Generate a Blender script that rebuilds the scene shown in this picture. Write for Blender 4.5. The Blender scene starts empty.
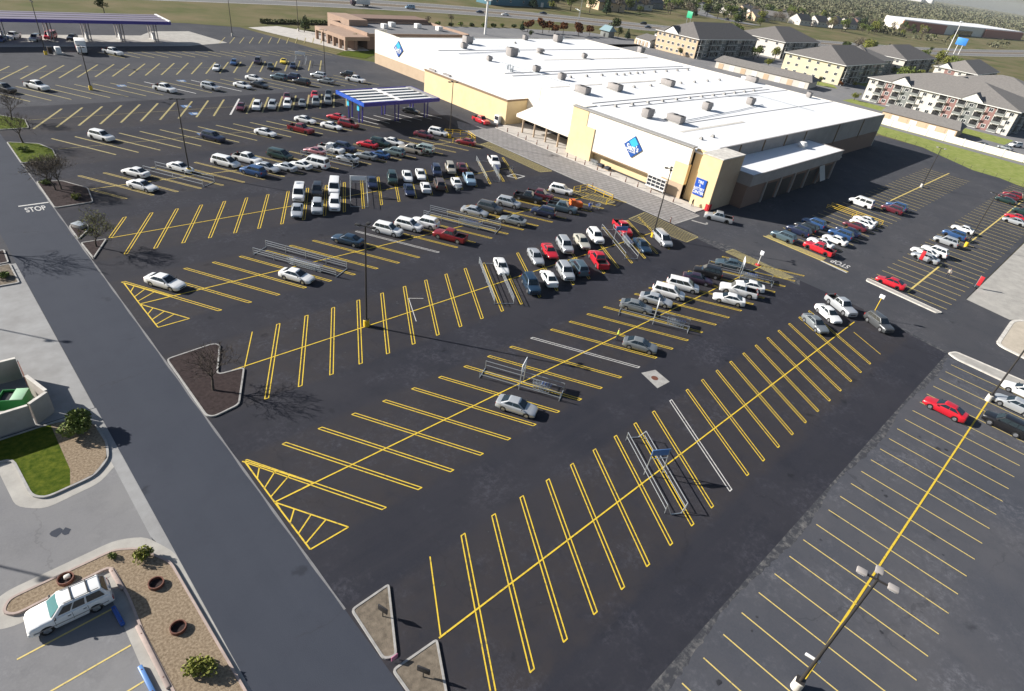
import bpy, bmesh, math, random
import numpy as np
from mathutils import Vector, Matrix
rnd = random.Random(7)
PI = math.pi
R_ = math.radians
scn = bpy.context.scene
COL = scn.collection

# ------------------------------------------------------------------ world, sun, camera
w = bpy.data.worlds.new("World"); scn.world = w; w.use_nodes = True
nt = w.node_tree
sky = nt.nodes.new('ShaderNodeTexSky'); sky.sky_type = 'NISHITA'; sky.sun_disc = False
SUNV = Vector((-1.235, 1.60, 1.0)).normalized()
elev = math.asin(SUNV.z); azim = math.atan2(SUNV.x, SUNV.y)
sky.sun_elevation = elev; sky.sun_rotation = azim
sky.air_density = 1.0; sky.dust_density = 1.2; sky.ozone_density = 1.5
nt.links.new(sky.outputs[0], nt.nodes['Background'].inputs[0])
nt.nodes['Background'].inputs[1].default_value = 0.05
sl = bpy.data.lights.new('sun', 'SUN'); sl.energy = 5.0; sl.angle = R_(0.53); sl.color = (1.0, .955, .885)
so = bpy.data.objects.new('sun', sl); COL.objects.link(so)
so.rotation_euler = SUNV.to_track_quat('Z', 'Y').to_euler(); so.location = (-60, 80, 120)
scn.view_settings.view_transform = 'Standard'; scn.view_settings.look = 'None'
scn.view_settings.exposure = 0.9; scn.view_settings.gamma = 1.0

cd = bpy.data.cameras.new('camera'); cam = bpy.data.objects.new('camera', cd); COL.objects.link(cam)
cam.matrix_world = Matrix(((0.72455384, 0.30775705, -0.61669063, 0), (-0.67777824, 0.48051442, -0.55652723, 0),
                           (0.12505356, 0.82121343, 0.5567496, 40.0), (0, 0, 0, 1)))
cd.sensor_fit = 'HORIZONTAL'; cd.sensor_width = 36; cd.lens = 605.1545 * 36 / 1024
cd.clip_start = 1; cd.clip_end = 30000
scn.camera = cam
scn.cycles.max_bounces = 6; scn.cycles.diffuse_bounces = 3; scn.cycles.glossy_bounces = 3; scn.cycles.transmission_bounces = 2

# ------------------------------------------------------------------ materials
def mat(name, col, rough=.8, col2=None, scale=.6, metal=0, coat=0, bump=0, bscale=8, spec=.5, detail=4, lo=.35, hi=.65):
    m = bpy.data.materials.new(name); m.use_nodes = True
    t = m.node_tree; b = t.nodes['Principled BSDF']
    b.inputs['Roughness'].default_value = rough; b.inputs['Metallic'].default_value = metal
    b.inputs['Specular IOR Level'].default_value = spec if rough < .9 else .1
    b.inputs['Coat Weight'].default_value = coat; b.inputs['Coat Roughness'].default_value = .06
    b.inputs['Base Color'].default_value = (*col, 1)
    if col2 is not None or bump:
        g = t.nodes.new('ShaderNodeNewGeometry')
    if col2 is not None:
        n = t.nodes.new('ShaderNodeTexNoise'); n.inputs['Scale'].default_value = scale; n.inputs['Detail'].default_value = detail
        n.inputs['Roughness'].default_value = .65
        t.links.new(g.outputs['Position'], n.inputs['Vector'])
        r = t.nodes.new('ShaderNodeMapRange'); r.inputs['From Min'].default_value = lo; r.inputs['From Max'].default_value = hi
        t.links.new(n.outputs['Fac'], r.inputs['Value'])
        x = t.nodes.new('ShaderNodeMix'); x.data_type = 'RGBA'
        x.inputs['A'].default_value = (*col, 1); x.inputs['B'].default_value = (*col2, 1)
        t.links.new(r.outputs[0], x.inputs['Factor']); t.links.new(x.outputs['Result'], b.inputs['Base Color'])
    if bump:
        n2 = t.nodes.new('ShaderNodeTexNoise'); n2.inputs['Scale'].default_value = bscale; n2.inputs['Detail'].default_value = 3
        t.links.new(g.outputs['Position'], n2.inputs['Vector'])
        bp = t.nodes.new('ShaderNodeBump'); bp.inputs['Strength'].default_value = bump; bp.inputs['Distance'].default_value = .05
        t.links.new(n2.outputs['Fac'], bp.inputs['Height']); t.links.new(bp.outputs[0], b.inputs['Normal'])
    return m

def asphalt(name, base, light, dark, crack, crack_scale, crack_amt, stain, rough=.85, streak=0, band=None):
    """asphalt: broad patchiness, fine aggregate, tar seals along cracks, pale scuffs, oil spots"""
    m = bpy.data.materials.new(name); m.use_nodes = True
    t = m.node_tree; b = t.nodes['Principled BSDF']; b.inputs['Roughness'].default_value = rough
    b.inputs['Specular IOR Level'].default_value = .16
    N = t.nodes.new; L = t.links.new
    g = N('ShaderNodeNewGeometry')
    def noise(s, d=4, rgh=.6, vec=None):
        n = N('ShaderNodeTexNoise'); n.inputs['Scale'].default_value = s; n.inputs['Detail'].default_value = d
        n.inputs['Roughness'].default_value = rgh; L(vec or g.outputs['Position'], n.inputs['Vector']); return n
    def ramp(o, a, c):
        r = N('ShaderNodeMapRange'); r.inputs['From Min'].default_value = a; r.inputs['From Max'].default_value = c; L(o, r.inputs['Value']); return r.outputs[0]
    def mix(f, a, c):
        x = N('ShaderNodeMix'); x.data_type = 'RGBA'; L(f, x.inputs['Factor'])
        for s, v in (('A', a), ('B', c)):
            if isinstance(v, tuple): x.inputs[s].default_value = (*v, 1)
            else: L(v, x.inputs[s])
        return x.outputs['Result']
    def mul(a, k):
        x = N('ShaderNodeMath'); x.operation = 'MULTIPLY'
        L(a, x.inputs[0])
        if isinstance(k, float): x.inputs[1].default_value = k
        else: L(k, x.inputs[1])
        return x.outputs[0]
    c = mix(ramp(noise(.07, 6, .62).outputs['Fac'], .34, .66), base, light)
    c = mix(mul(ramp(noise(.33, 5, .7).outputs['Fac'], .5, .75), .55), c, dark)
    c = mix(mul(ramp(noise(6, 2).outputs['Fac'], .35, .7), .35), c, light)
    if band:      # stalls keep the older warm surface, the driving aisles between them carry newer sealer
        sp = N('ShaderNodeSeparateXYZ'); L(g.outputs['Position'], sp.inputs[0]); wv = N('ShaderNodeMath'); wv.operation = 'MULTIPLY_ADD'; wv.inputs[1].default_value = 1.4
        L(noise(.25, 3).outputs['Fac'], wv.inputs[0]); L(sp.outputs['Y'], wv.inputs[2])
        pp = N('ShaderNodeMath'); pp.operation = 'PINGPONG'; pp.inputs[1].default_value = 9.03
        sh = N('ShaderNodeMath'); sh.operation = 'ADD'; sh.inputs[1].default_value = -16.9; L(wv.outputs[0], sh.inputs[0]); L(sh.outputs[0], pp.inputs[0])
        f = ramp(pp.outputs[0], 6.4, 5.6); c = mix(mul(mul(f, ramp(noise(.5, 5, .7).outputs['Fac'], .25, .6)), .8), c, band)
    if streak:
        mp = N('ShaderNodeMapping'); mp.inputs['Scale'].default_value = (.05, 1.3, 1) if streak == 1 else (1.3, .05, 1)
        L(g.outputs['Position'], mp.inputs['Vector'])
        c = mix(mul(ramp(noise(.5, 3, .6, mp.outputs[0]).outputs['Fac'], .45, .7), .45), c, light)
    # pale scuffs
    c = mix(mul(mul(ramp(noise(.13, 5, .75).outputs['Fac'], .50, .70), ramp(noise(1.9, 4, .8).outputs['Fac'], .45, .7)), stain), c, tuple(min(1, v * 2.6) for v in light))
    # cracks
    vv = N('ShaderNodeTexVoronoi'); vv.feature = 'DISTANCE_TO_EDGE'; vv.inputs['Scale'].default_value = crack_scale
    wob = noise(.8, 3); va = N('ShaderNodeVectorMath'); va.operation = 'MULTIPLY_ADD'
    L(wob.outputs['Color'], va.inputs[0]); va.inputs[1].default_value = (2.2, 2.2, 0); L(g.outputs['Position'], va.inputs[2])
    L(va.outputs[0], vv.inputs['Vector'])
    lt = N('ShaderNodeMath'); lt.operation = 'LESS_THAN'; lt.inputs[1].default_value = .07 * crack_scale; L(vv.outputs['Distance'], lt.inputs[0])
    c = mix(mul(mul(lt.outputs[0], ramp(noise(.09, 3).outputs['Fac'], .46, .56)), crack_amt), c, crack)
    # oil spots
    vs = N('ShaderNodeTexVoronoi'); vs.inputs['Scale'].default_value = .22; L(va.outputs[0], vs.inputs['Vector'])
    c = mix(mul(ramp(vs.outputs['Distance'], .12, .04), .5), c, tuple(v * .45 for v in dark))
    L(c, b.inputs['Base Color'])
    bp = N('ShaderNodeBump'); bp.inputs['Strength'].default_value = .25; bp.inputs['Distance'].default_value = .02
    L(noise(14, 2).outputs['Fac'], bp.inputs['Height']); L(bp.outputs[0], b.inputs['Normal'])
    return m

def paint_line(name, col, under, wear):
    """road paint worn through to the asphalt in flecks"""
    return mat(name, col, .7, under, 3.2, detail=6, lo=.66 - wear, hi=.80 - wear * .6)

M = {}
M['asphalt_new'] = asphalt('asphalt_new', (.0195, .0215, .031), (.033, .033, .041), (.013, .0145, .021), (.014, .014, .016), .05, .25, .8, streak=1, band=(.038, .034, .036))
M['asphalt_old'] = asphalt('asphalt_old', (.045, .048, .058), (.066, .066, .073), (.034, .037, .046), (.024, .024, .028), .07, .3, .55)
M['asphalt_road'] = asphalt('asphalt_road', (.040, .046, .062), (.050, .056, .073), (.033, .038, .052), (.03, .03, .034), .03, .5, .06, streak=2)
M['asphalt_west'] = asphalt('asphalt_west', (.165, .165, .175), (.215, .212, .212), (.125, .125, .13), (.08, .08, .08), .06, .25, .2)
M['scrape'] = mat('asphalt_scraped', (.048, .050, .058), .9, (.17, .165, .16), 1.6, detail=10, lo=.47, hi=.72)
M['concrete'] = mat('concrete', (.285, .285, .285), .85, (.215, .212, .21), .35, bump=.15, bscale=5, detail=6)
M['concrete_pale'] = mat('concrete_pale', (.41, .39, .355), .85, (.31, .295, .27), .5, detail=6)
M['kerb'] = mat('kerb', (.38, .37, .35), .85, (.26, .25, .24), 1.8, detail=8)
M['kerb_white'] = mat('kerb_white', (.66, .63, .57), .8, (.48, .45, .41), 1.2)
M['pink_kerb'] = mat('pink_kerb', (.42, .33, .29), .85, (.33, .26, .23), 2)
M['sidewalk'] = mat('sidewalk', (.52, .49, .45), .85, (.42, .39, .36), .5, detail=6)
M['yellow'] = paint_line('yellow_paint', (.68, .475, .035), (.20, .15, .055), .13)
M['yellow_dull'] = paint_line('yellow_paint_worn', (.36, .30, .12), (.11, .10, .08), .16)
M['yellow_thin'] = paint_line('yellow_paint_thin', (.62, .48, .15), (.16, .14, .09), .10)
M['white_paint'] = paint_line('white_paint', (.56, .55, .53), (.18, .175, .17), .12)
M['grass'] = mat('lawn', (.185, .23, .05), .95, (.28, .30, .10), .5, bump=.5, bscale=20, detail=8)
M['grass_dark'] = mat('lawn_lush', (.032, .060, .002), .95, (.105, .125, .012), 2.2, bump=.6, bscale=25, detail=8)
M['grass_dry'] = mat('dry_grass', (.21, .175, .135), .95, (.12, .10, .078), 2.2, bump=.4, bscale=15, detail=8)
M['field'] = mat('field_grass', (.078, .092, .030), .95, (.165, .135, .075), .035, detail=10, lo=.35, hi=.62)
M['mulch'] = mat('mulch', (.055, .041, .040), .95, (.030, .022, .022), 3, bump=.6, bscale=18, detail=8)
M['gravel'] = mat('gravel_bed', (.36, .285, .20), .95, (.17, .125, .085), 6, bump=.8, bscale=30, detail=10)
M['steel'] = mat('galvanised_steel', (.50, .53, .55), .42, metal=.7)
M['dark_pole'] = mat('dark_bronze_paint', (.035, .032, .03), .45)
M['tyre'] = mat('tyre_rubber', (.014, .014, .015), .75)
M['rim'] = mat('alloy_rim', (.55, .56, .58), .3, metal=.8)
M['glass'] = mat('car_glass', (.012, .02, .026), .05, spec=.8)
M['headlamp'] = mat('headlamp_lens', (.72, .74, .76), .12, coat=.5)
M['tail'] = mat('tail_lamp_lens', (.30, .012, .01), .2, coat=.4)
M['black'] = mat('black_plastic', (.02, .02, .022), .5)
M['white'] = mat('white_panel', (.78, .77, .75), .6, (.70, .69, .67), .6)
M['roof_white'] = mat('roof_membrane', (.82, .82, .83), .55, (.72, .73, .74), .06, detail=8, lo=.40, hi=.85)
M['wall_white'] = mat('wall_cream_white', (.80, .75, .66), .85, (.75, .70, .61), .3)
M['wall_tan'] = mat('wall_tan', (.47, .36, .25), .85, (.43, .32, .22), .4)
M['wall_yellow'] = mat('wall_yellow', (.72, .56, .33), .85, (.68, .52, .29), .4)
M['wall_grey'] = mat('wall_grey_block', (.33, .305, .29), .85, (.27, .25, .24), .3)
M['wall_brown'] = mat('wall_brown', (.20, .13, .10), .85); M['wall_clay'] = mat('wall_clay', (.36, .25, .185), .85, (.31, .21, .155), .5)
M['trim_brown'] = mat('trim_brown', (.22, .15, .09), .8)
M['blue'] = mat('fascia_blue', (.012, .075, .42), .4)
M['navy'] = mat('fascia_navy', (.05, .035, .30), .4); M['canopy_roof'] = mat('canopy_roof', (.16, .14, .20), .7)
M['cyan'] = mat('emblem_cyan', (.04, .42, .62), .4)
M['sign_blue'] = mat('sign_blue', (.012, .08, .33), .4)
M['sign_white'] = mat('sign_white', (.8, .82, .85), .5)
M['panel'] = mat('solar_panel', (.02, .035, .05), .15, spec=.7)
M['yellow_metal'] = mat('yellow_metal', (.75, .50, .03), .5)
M['red'] = mat('red_plastic', (.55, .02, .03), .5)
M['orange'] = mat('orange_plastic', (.75, .14, .02), .5)
M['green'] = mat('green_bin', (.02, .22, .05), .5)
M['green_pale'] = mat('green_lid', (.30, .50, .33), .5)
M['rust'] = mat('rusted_steel', (.17, .06, .035), .7, (.10, .035, .022), 6)
M['bark'] = mat('bark', (.10, .082, .068), .9, (.06, .05, .042), 6)
M['bark_dark'] = mat('bark_dark', (.055, .045, .04), .9)
M['brick'] = None
def brick_mat():
    m = bpy.data.materials.new('brick_paving'); m.use_nodes = True; t = m.node_tree; b = t.nodes['Principled BSDF']; b.inputs['Roughness'].default_value = .85
    g = t.nodes.new('ShaderNodeNewGeometry'); br = t.nodes.new('ShaderNodeTexBrick')
    br.inputs['Scale'].default_value = 1.0; br.inputs['Color1'].default_value = (.265, .25, .245, 1); br.inputs['Color2'].default_value = (.215, .205, .20, 1)
    br.inputs['Mortar'].default_value = (.125, .118, .112, 1); br.inputs['Mortar Size'].default_value = .07
    br.inputs['Brick Width'].default_value = 1.5; br.inputs['Row Height'].default_value = .85
    t.links.new(g.outputs['Position'], br.inputs['Vector']); t.links.new(br.outputs['Color'], b.inputs['Base Color']); return m
M['brick'] = brick_mat()
def leafmat(name, a, b_): 
    m = mat(name, a, .8, b_, .9, detail=2, lo=.3, hi=.7, spec=.2); return m
LEAF = [leafmat('leaf_dark', (.035, .055, .018), (.065, .085, .025)), leafmat('leaf_mid', (.085, .125, .025), (.15, .175, .05)),
        leafmat('leaf_spring', (.14, .16, .03), (.22, .22, .05)), leafmat('leaf_grey', (.12, .10, .075), (.19, .16, .12)), leafmat('leaf_rust', (.20, .075, .025), (.12, .05, .02)),
        leafmat('leaf_evergreen', (.02, .045, .022), (.035, .065, .03))]
M['shingle'] = mat('roof_shingle', (.24, .225, .21), .9, (.19, .178, .168), 1.2, detail=6)
M['shingle_dark'] = mat('roof_shingle_dark', (.18, .168, .16), .9, (.145, .137, .132), 1.2, detail=6)
M['apt_white'] = mat('apartment_white', (.62, .58, .52), .85); M['apt_yellow'] = mat('apartment_yellow', (.62, .54, .38), .85)
M['apt_tan'] = mat('apartment_tan', (.56, .42, .28), .85); M['apt_red'] = mat('apartment_red_siding', (.27, .15, .135), .85)
M['apt_grey'] = mat('apartment_grey_siding_and_shade', (.20, .21, .20), .85); M['window'] = mat('window_glass', (.03, .035, .045), .1, spec=.7)  # the grey is real siding, and also painted shade on apartment sides
M['trim'] = mat('white_trim', (.74, .73, .70), .7)
M['skin'] = mat('skin', (.45, .27, .19), .6); M['vest'] = mat('hi_vis_vest', (.60, .70, .10), .7); M['shirt_blue'] = mat('blue_shirt', (.04, .10, .42), .8)
M['trouser'] = mat('dark_trousers', (.03, .035, .05), .8); M['shirt_light'] = mat('light_shirt', (.5, .47, .42), .8); M['hair'] = mat('dark_hair', (.03, .02, .015), .7)

# ------------------------------------------------------------------ mesh helpers
class MB:
    def __init__(s): s.v = []; s.f = []; s.m = []
    def add(s, vs, fs, mi=0):
        o = len(s.v); s.v += [tuple(p) for p in vs]; s.f += [tuple(i + o for i in f) for f in fs]; s.m += [mi] * len(fs); return s
    def box(s, x0, x1, y0, y1, z0, z1, mi=0, T=None):
        vs = [Vector((x, y, z)) for z in (z0, z1) for y in (y0, y1) for x in (x0, x1)]
        if T is not None: vs = [T @ p for p in vs]
        return s.add(vs, [(0, 2, 3, 1), (4, 5, 7, 6), (0, 1, 5, 4), (2, 6, 7, 3), (0, 4, 6, 2), (1, 3, 7, 5)], mi)
    def quad(s, a, b, c, d, mi=0): return s.add([a, b, c, d], [(0, 1, 2, 3)], mi)
    def prism(s, pts, z0, z1, mi=0, mtop=None):
        n = len(pts)
        if sum(pts[i][0] * pts[(i + 1) % n][1] - pts[(i + 1) % n][0] * pts[i][1] for i in range(n)) < 0: pts = pts[::-1]
        s.add([(x, y, z0) for x, y in pts] + [(x, y, z1) for x, y in pts], [(i, (i + 1) % n, n + (i + 1) % n, n + i) for i in range(n)], mi)
        return s.add([(x, y, z1) for x, y in pts], [tuple(range(n))], mi if mtop is None else mtop)
    def sheet(s, pts, z, mi=0):
        n = len(pts)
        if sum(pts[i][0] * pts[(i + 1) % n][1] - pts[(i + 1) % n][0] * pts[i][1] for i in range(n)) < 0: pts = pts[::-1]
        return s.add([(x, y, z) for x, y in pts], [tuple(range(n))], mi)
    def strip(s, p, q, wd, z, mi=0, ext=0):
        p = Vector(p); q = Vector(q); d = (q - p).normalized(); p = p - d * ext; q = q + d * ext; n = Vector((-d.y, d.x)) * wd / 2
        return s.add([(p.x - n.x, p.y - n.y, z), (q.x - n.x, q.y - n.y, z), (q.x + n.x, q.y + n.y, z), (p.x + n.x, p.y + n.y, z)], [(0, 1, 2, 3)], mi)
    def tube(s, p, q, r0, r1=None, n=8, mi=0, cap=True):
        r1 = r0 if r1 is None else r1; p = Vector(p); q = Vector(q); d = (q - p)
        if d.length < 1e-6: return s
        d.normalize(); a = d.orthogonal().normalized(); b = d.cross(a); vs = []
        for c, r in ((p, r0), (q, r1)):
            for i in range(n):
                t = 2 * PI * i / n; vs.append(c + (a * math.cos(t) + b * math.sin(t)) * r)
        fs = [(i, (i + 1) % n, n + (i + 1) % n, n + i) for i in range(n)]
        if cap: fs += [tuple(range(n))[::-1], tuple(range(n, 2 * n))]
        return s.add(vs, fs, mi)
    def path(s, pts, r, n=6, mi=0):
        for a, b in zip(pts[:-1], pts[1:]): s.tube(a, b, r, r, n, mi)
        return s
    def mesh(s, name, mats, smooth=False, angle=35):
        me = bpy.data.meshes.new(name); me.from_pydata(s.v, [], s.f)
        for m in (mats if isinstance(mats, (list, tuple)) else [mats]): me.materials.append(m)
        me.polygons.foreach_set('material_index', s.m)
        if smooth:
            me.polygons.foreach_set('use_smooth', [True] * len(me.polygons)); me.update()
            me.set_sharp_from_angle(angle=R_(angle))
        me.update(); return me
    def build(s, name, mats, parent=None, smooth=False, loc=None):
        return link(name, s.mesh(name, mats, smooth), parent, loc)

def link(name, me, parent=None, loc=None):
    o = bpy.data.objects.new(name, me); COL.objects.link(o)
    if parent is not None: o.parent = parent
    if loc is not None: o.location = loc
    return o
def tag(o, label, cat, group=None):
    o['label'] = label; o['category'] = cat
    if group: o['group'] = group
    return o
def thing(name, label, cat, loc=(0, 0, 0), rz=0, group=None):
    o = bpy.data.objects.new(name, None); o.empty_display_size = .3; COL.objects.link(o); o.location = loc; o.rotation_euler = (0, 0, rz)
    return tag(o, label, cat, group)
def struct(name, mb, mats, kind='structure'):
    o = mb.build(name, mats); o['kind'] = kind; return o
def dup(o, parent=None, skip=()):
    c = o.copy(); COL.objects.link(c)
    if parent is not None: c.parent = parent
    for ch in list(o.children):
        if ch.name.split('.')[0] in skip: continue
        dup(ch, c, skip)
    return c
def bevel_box(name, sx, sy, sz, bev, mats, parent=None, loc=(0, 0, 0), seg=2, shear=None):
    bm = bmesh.new(); bmesh.ops.create_cube(bm, size=1)
    for v in bm.verts: v.co = Vector((v.co.x * sx, v.co.y * sy, v.co.z * sz))
    bmesh.ops.bevel(bm, geom=bm.edges[:], offset=bev, segments=seg, affect='EDGES', profile=.5)
    if shear:
        for v in bm.verts: v.co = shear(v.co)
    me = bpy.data.meshes.new(name); bm.to_mesh(me); bm.free(); me.materials.append(mats)
    for p in me.polygons: p.use_smooth = True
    me.set_sharp_from_angle(angle=R_(40))
    return link(name, me, parent, loc)
def text(name, s, size, m, matrix, parent=None, extrude=.02, spacing=1.0, sx=1.0, bold=0):
    cu = bpy.data.curves.new('lettering', 'FONT'); cu.body = s; cu.size = size; cu.align_x = 'CENTER'; cu.align_y = 'CENTER'; cu.extrude = extrude
    cu.space_line = .85; cu.space_character = spacing; cu.offset = bold
    o = bpy.data.objects.new('lettering', cu); COL.objects.link(o)
    dg = bpy.context.evaluated_depsgraph_get(); me = bpy.data.meshes.new_from_object(o.evaluated_get(dg))
    bpy.data.objects.remove(o); me.transform(matrix @ Matrix.Diagonal((sx, 1, 1, 1))); me.materials.clear(); me.materials.append(m)
    return link(name, me, parent)

M['gravel_pale'] = mat('pale_gravel', (.50, .44, .36), .9, (.42, .37, .30), .8, bump=.3, bscale=12, detail=6)
M['glass_teal'] = mat('teal_windscreen', (.05, .17, .18), .08, spec=.8)  # windscreen glass with a teal base colour
M['oil'] = mat('oil_stain', (.017, .0175, .020), .6, (.036, .036, .042), 2.5, detail=8)
M['accessible_blue'] = mat('accessible_blue', (.05, .16, .38), .7, (.09, .14, .24), 3, detail=6)

M['asphalt_right'] = asphalt('asphalt_right', (.055, .060, .075), (.085, .085, .094), (.042, .047, .060), (.024, .024, .028), .07, .3, .7)
# ------------------------------------------------------------------ ground, roads, kerbs
def near_far_ground():
    # one sheet from the lot to the horizon, rising gently into wooded hills far off to the east
    me = MB(); n = 60; xs = np.concatenate([np.linspace(-400, 1000, 30), np.linspace(1100, 9000, 30)]); ys = np.concatenate([np.linspace(-600, 600, 26), np.linspace(700, 8000, 24)])
    def h(x, y):
        d = math.hypot(x, y); return -.06 + max(0, (d - 2500) / 1000) ** 1.3 * 2.4 * (.7 + .3 * math.sin(x * .0017 + 1) * math.cos(y * .0013))
    vs = [(x, y, h(x, y)) for y in ys for x in xs]; k = len(xs)
    me.add(vs, [(j * k + i, j * k + i + 1, (j + 1) * k + i + 1, (j + 1) * k + i) for j in range(len(ys) - 1) for i in range(k - 1)])
    return me
struct('ground', near_far_ground(), M['field'])
b = MB(); b.sheet([(-60, -80), (96, -80), (120, -80), (117.2, 1.9), (118.4, 8.5), (165, 8.4), (221, 18.2), (225, 25), (225, 32), (238, 50), (238, 64), (119, 64), (119, 186), (112, 196), (100, 246), (84, 252), (-60, 268)], 0)
struct('old_parking_lot', b, M['asphalt_old'])
b = MB(); b.sheet([(11.9, 5.25), (95, 5.25), (97.2, 16), (97.4, 52.6), (97.4, 116), (104, 140), (104, 155), (11.9, 155)], .004)
struct('resurfaced_parking_lot', b, M['asphalt_new'])
b = MB(); b.sheet([(11.9, -60), (93.8, -60), (93.8, 4.9), (11.9, 5.2)], .0035); struct('right_parking_lot', b, M['asphalt_right'])
b = MB(); b.sheet([(4.75, -60), (11.9, -60), (11.9, 258), (4.75, 258)], .008)
struct('access_road', b, M['asphalt_road'])
b = MB()
xs = [18 + .45 * k for k in range(173)]; lo = [(x, 5.25 - .55 - .3 * math.sin(x * .31) - rnd.uniform(-.12, .12)) for x in xs]
b.sheet(lo + [(x, 5.27) for x in reversed(xs)], .008)   # ragged edge of the milled joint
b.sheet([(94.8, 5.4), (95.4, 5.3), (97.4, 17.6), (96.9, 17.6)], .008)
b.sheet([(95.2, 27), (98.3, 28.5), (98.6, 41), (96, 52), (95.3, 41)], .008)
for y0, y1 in ((22.5, 46.5), (58.2, 82), (95.6, 100), (113, 120)):
    pass
struct('pavement_seam', b, M['scrape'])
b = MB()
for k in range(150): y = 22.5 + k * .66; o_ = .03 * math.sin(k * .7); b.sheet([(11.82 + o_, y), (11.98 - o_ * .6, y), (11.98 - .018 * math.sin(k * .7 + .7), y + .66), (11.82 + .03 * math.sin(k * .7 + .7), y + .66)], .012)
struct('road_joint', b, M['asphalt_west'])
b = MB(); b.sheet([(-60, 53.6), (4.7, 53.6), (4.7, 86), (-60, 86)], .012); b.sheet([(4.0, 12), (4.78, 12), (4.78, 53.5), (3.9, 53.5), (3.9, 36.3), (4.4, 34)], .012)
b.sheet([(1.8, 53.5), (2.5, 44.2), (3.9, 45.4), (4.7, 48), (4.7, 53.5)], .0145)
b.sheet([(3.9, 53.5), (3.9, 44), (4.0, 37), (4.75, 37), (4.75, 53.5)], .0165)
struct('concrete_drive', b, M['concrete'])
b = MB(); b.sheet([(-60, 10), (1.5, 10), (1.5, 32), (3.9, 36), (3.9, 53.5), (-60, 53.5)], .008)
struct('west_driveway', b, M['asphalt_west'])
# worn concrete east of the lots
b = MB(); b.sheet([(118.3, 8.4), (165, 8.2), (150, -20), (117, 1.9)], .012)
struct('concrete_apron', b, M['concrete_pale'])
b = MB(); b.sheet([(97.45, 52.6), (106.2, 52.6), (106.8, 66), (106.8, 113), (104, 113), (101, 121), (97.45, 116)], .012)
struct('brick_drive', b, M['brick'])
b = MB(); b.prism([(106.8, 54), (110.2, 54), (110.2, 113), (106.8, 113)], 0, .13); b.prism([(110.2, 86), (118, 86), (118, 113.9), (110.2, 113.9)], 0, .127)
struct('sidewalk', b, M['sidewalk'])
b = MB(); b.strip((97.4, 52.6), (97.4, 116), .35, .018); b.strip((97.2, 52.6), (106, 52.6), .3, .0165); b.strip((102.4, 52), (103.4, 49.4), .5, .0165); b.strip((103.4, 49.4), (104.4, 49.8), .4, .02)
struct('flush_kerb', b, M['kerb'])
# green strip, back lane and lots behind
b = MB(); b.sheet([(240, 64), (238.5, 50), (225, 34), (222, 18), (170, 6), (150, -20), (260, -20), (261, 110)], -.03); struct('grass_strip', b, M['grass'])
b = MB(); b.sheet([(256, 72), (260, 72), (259, -30), (254.5, -30)], -.01); struct('back_lane', b, M['asphalt_west'])
b = MB(); b.sheet([(263, -30), (460, -30), (460, 215), (263, 215)], -.02); struct('apartment_drive', b, M['asphalt_west'])
b = MB(); b.sheet([(286, 36), (302, 36), (303, 98), (292, 98)], -.008); b.sheet([(306, 150), (330, 148), (332, 118), (322, 112)], -.008); b.sheet([(352, 92), (360, 150), (385, 110), (430, 120), (420, 60)], -.008); b.sheet([(300, 206), (365, 206), (440, 214), (440, 176), (432, 172), (432, 208)], -.008)
struct('apartment_lawn', b, M['grass'])
b = MB(); b.sheet([(182, 225), (262, 205), (330, 215), (300, 248), (250, 256), (190, 258), (178, 240)], -.02); struct('rear_parking_lot', b, M['asphalt_west'])
# highway: two carriageways and a grassy median
def ribbon(pts, w0, w1, z):
    b = MB(); L = []
    for i, p in enumerate(pts):
        p = Vector(p); a = Vector(pts[max(0, i - 1)]); c = Vector(pts[min(len(pts) - 1, i + 1)]); d = (c - a).normalized(); n = Vector((-d.y, d.x)); L.append((p + n * w0, p + n * w1))
    for (a, c), (d, e) in zip(L[:-1], L[1:]): b.add([(a.x, a.y, z), (d.x, d.y, z), (e.x, e.y, z), (c.x, c.y, z)], [(3, 2, 1, 0) if w1 > w0 else (0, 1, 2, 3)])
    return b
HW = [(-300, 322), (-100, 322), (60, 322), (140, 324), (200, 322), (260, 315), (320, 299), (380, 276), (450, 250), (560, 215), (680, 188), (800, 172), (1000, 158), (1300, 150)]
# smooth the alignment
def smooth(p, k=3):
    for _ in range(k):
        q = [p[0]]
        for a, c in zip(p[:-1], p[1:]): q += [tuple(.75 * a[i] + .25 * c[i] for i in (0, 1)), tuple(.25 * a[i] + .75 * c[i] for i in (0, 1))]
        p = q + [p[-1]]
    return p
HW = smooth(HW, 2)
M['highway'] = asphalt('highway_asphalt', (.15, .148, .15), (.19, .185, .18), (.12, .12, .125), (.08, .08, .08), .05, .4, .1)
b = ribbon(HW, 5, 19, 0); b2 = ribbon(HW, -19, -5, 0); b.add(b2.v, b2.f); struct('highway', b, M['highway'])
b = MB()
for o in (5.6, 18.4, -5.6, -18.4): 
    q = ribbon(HW, o - .35, o + .35, .012); b.add(q.v, q.f)
struct('highway_edge_lines', b, M['white_paint'])
b = ribbon(HW, -4.9, 4.9, -.01); struct('median_grass', b, M['grass_dry'])
b = ribbon(HW, -34, -20, -.02); struct('verge_grass', b, M['field'])
b = MB(); b.sheet([(60, 256), (84, 252.5), (101, 247), (112, 251), (150, 281), (200, 284), (60, 292)], -.03); struct('roadside_lawn', b, M['field'])

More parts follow.
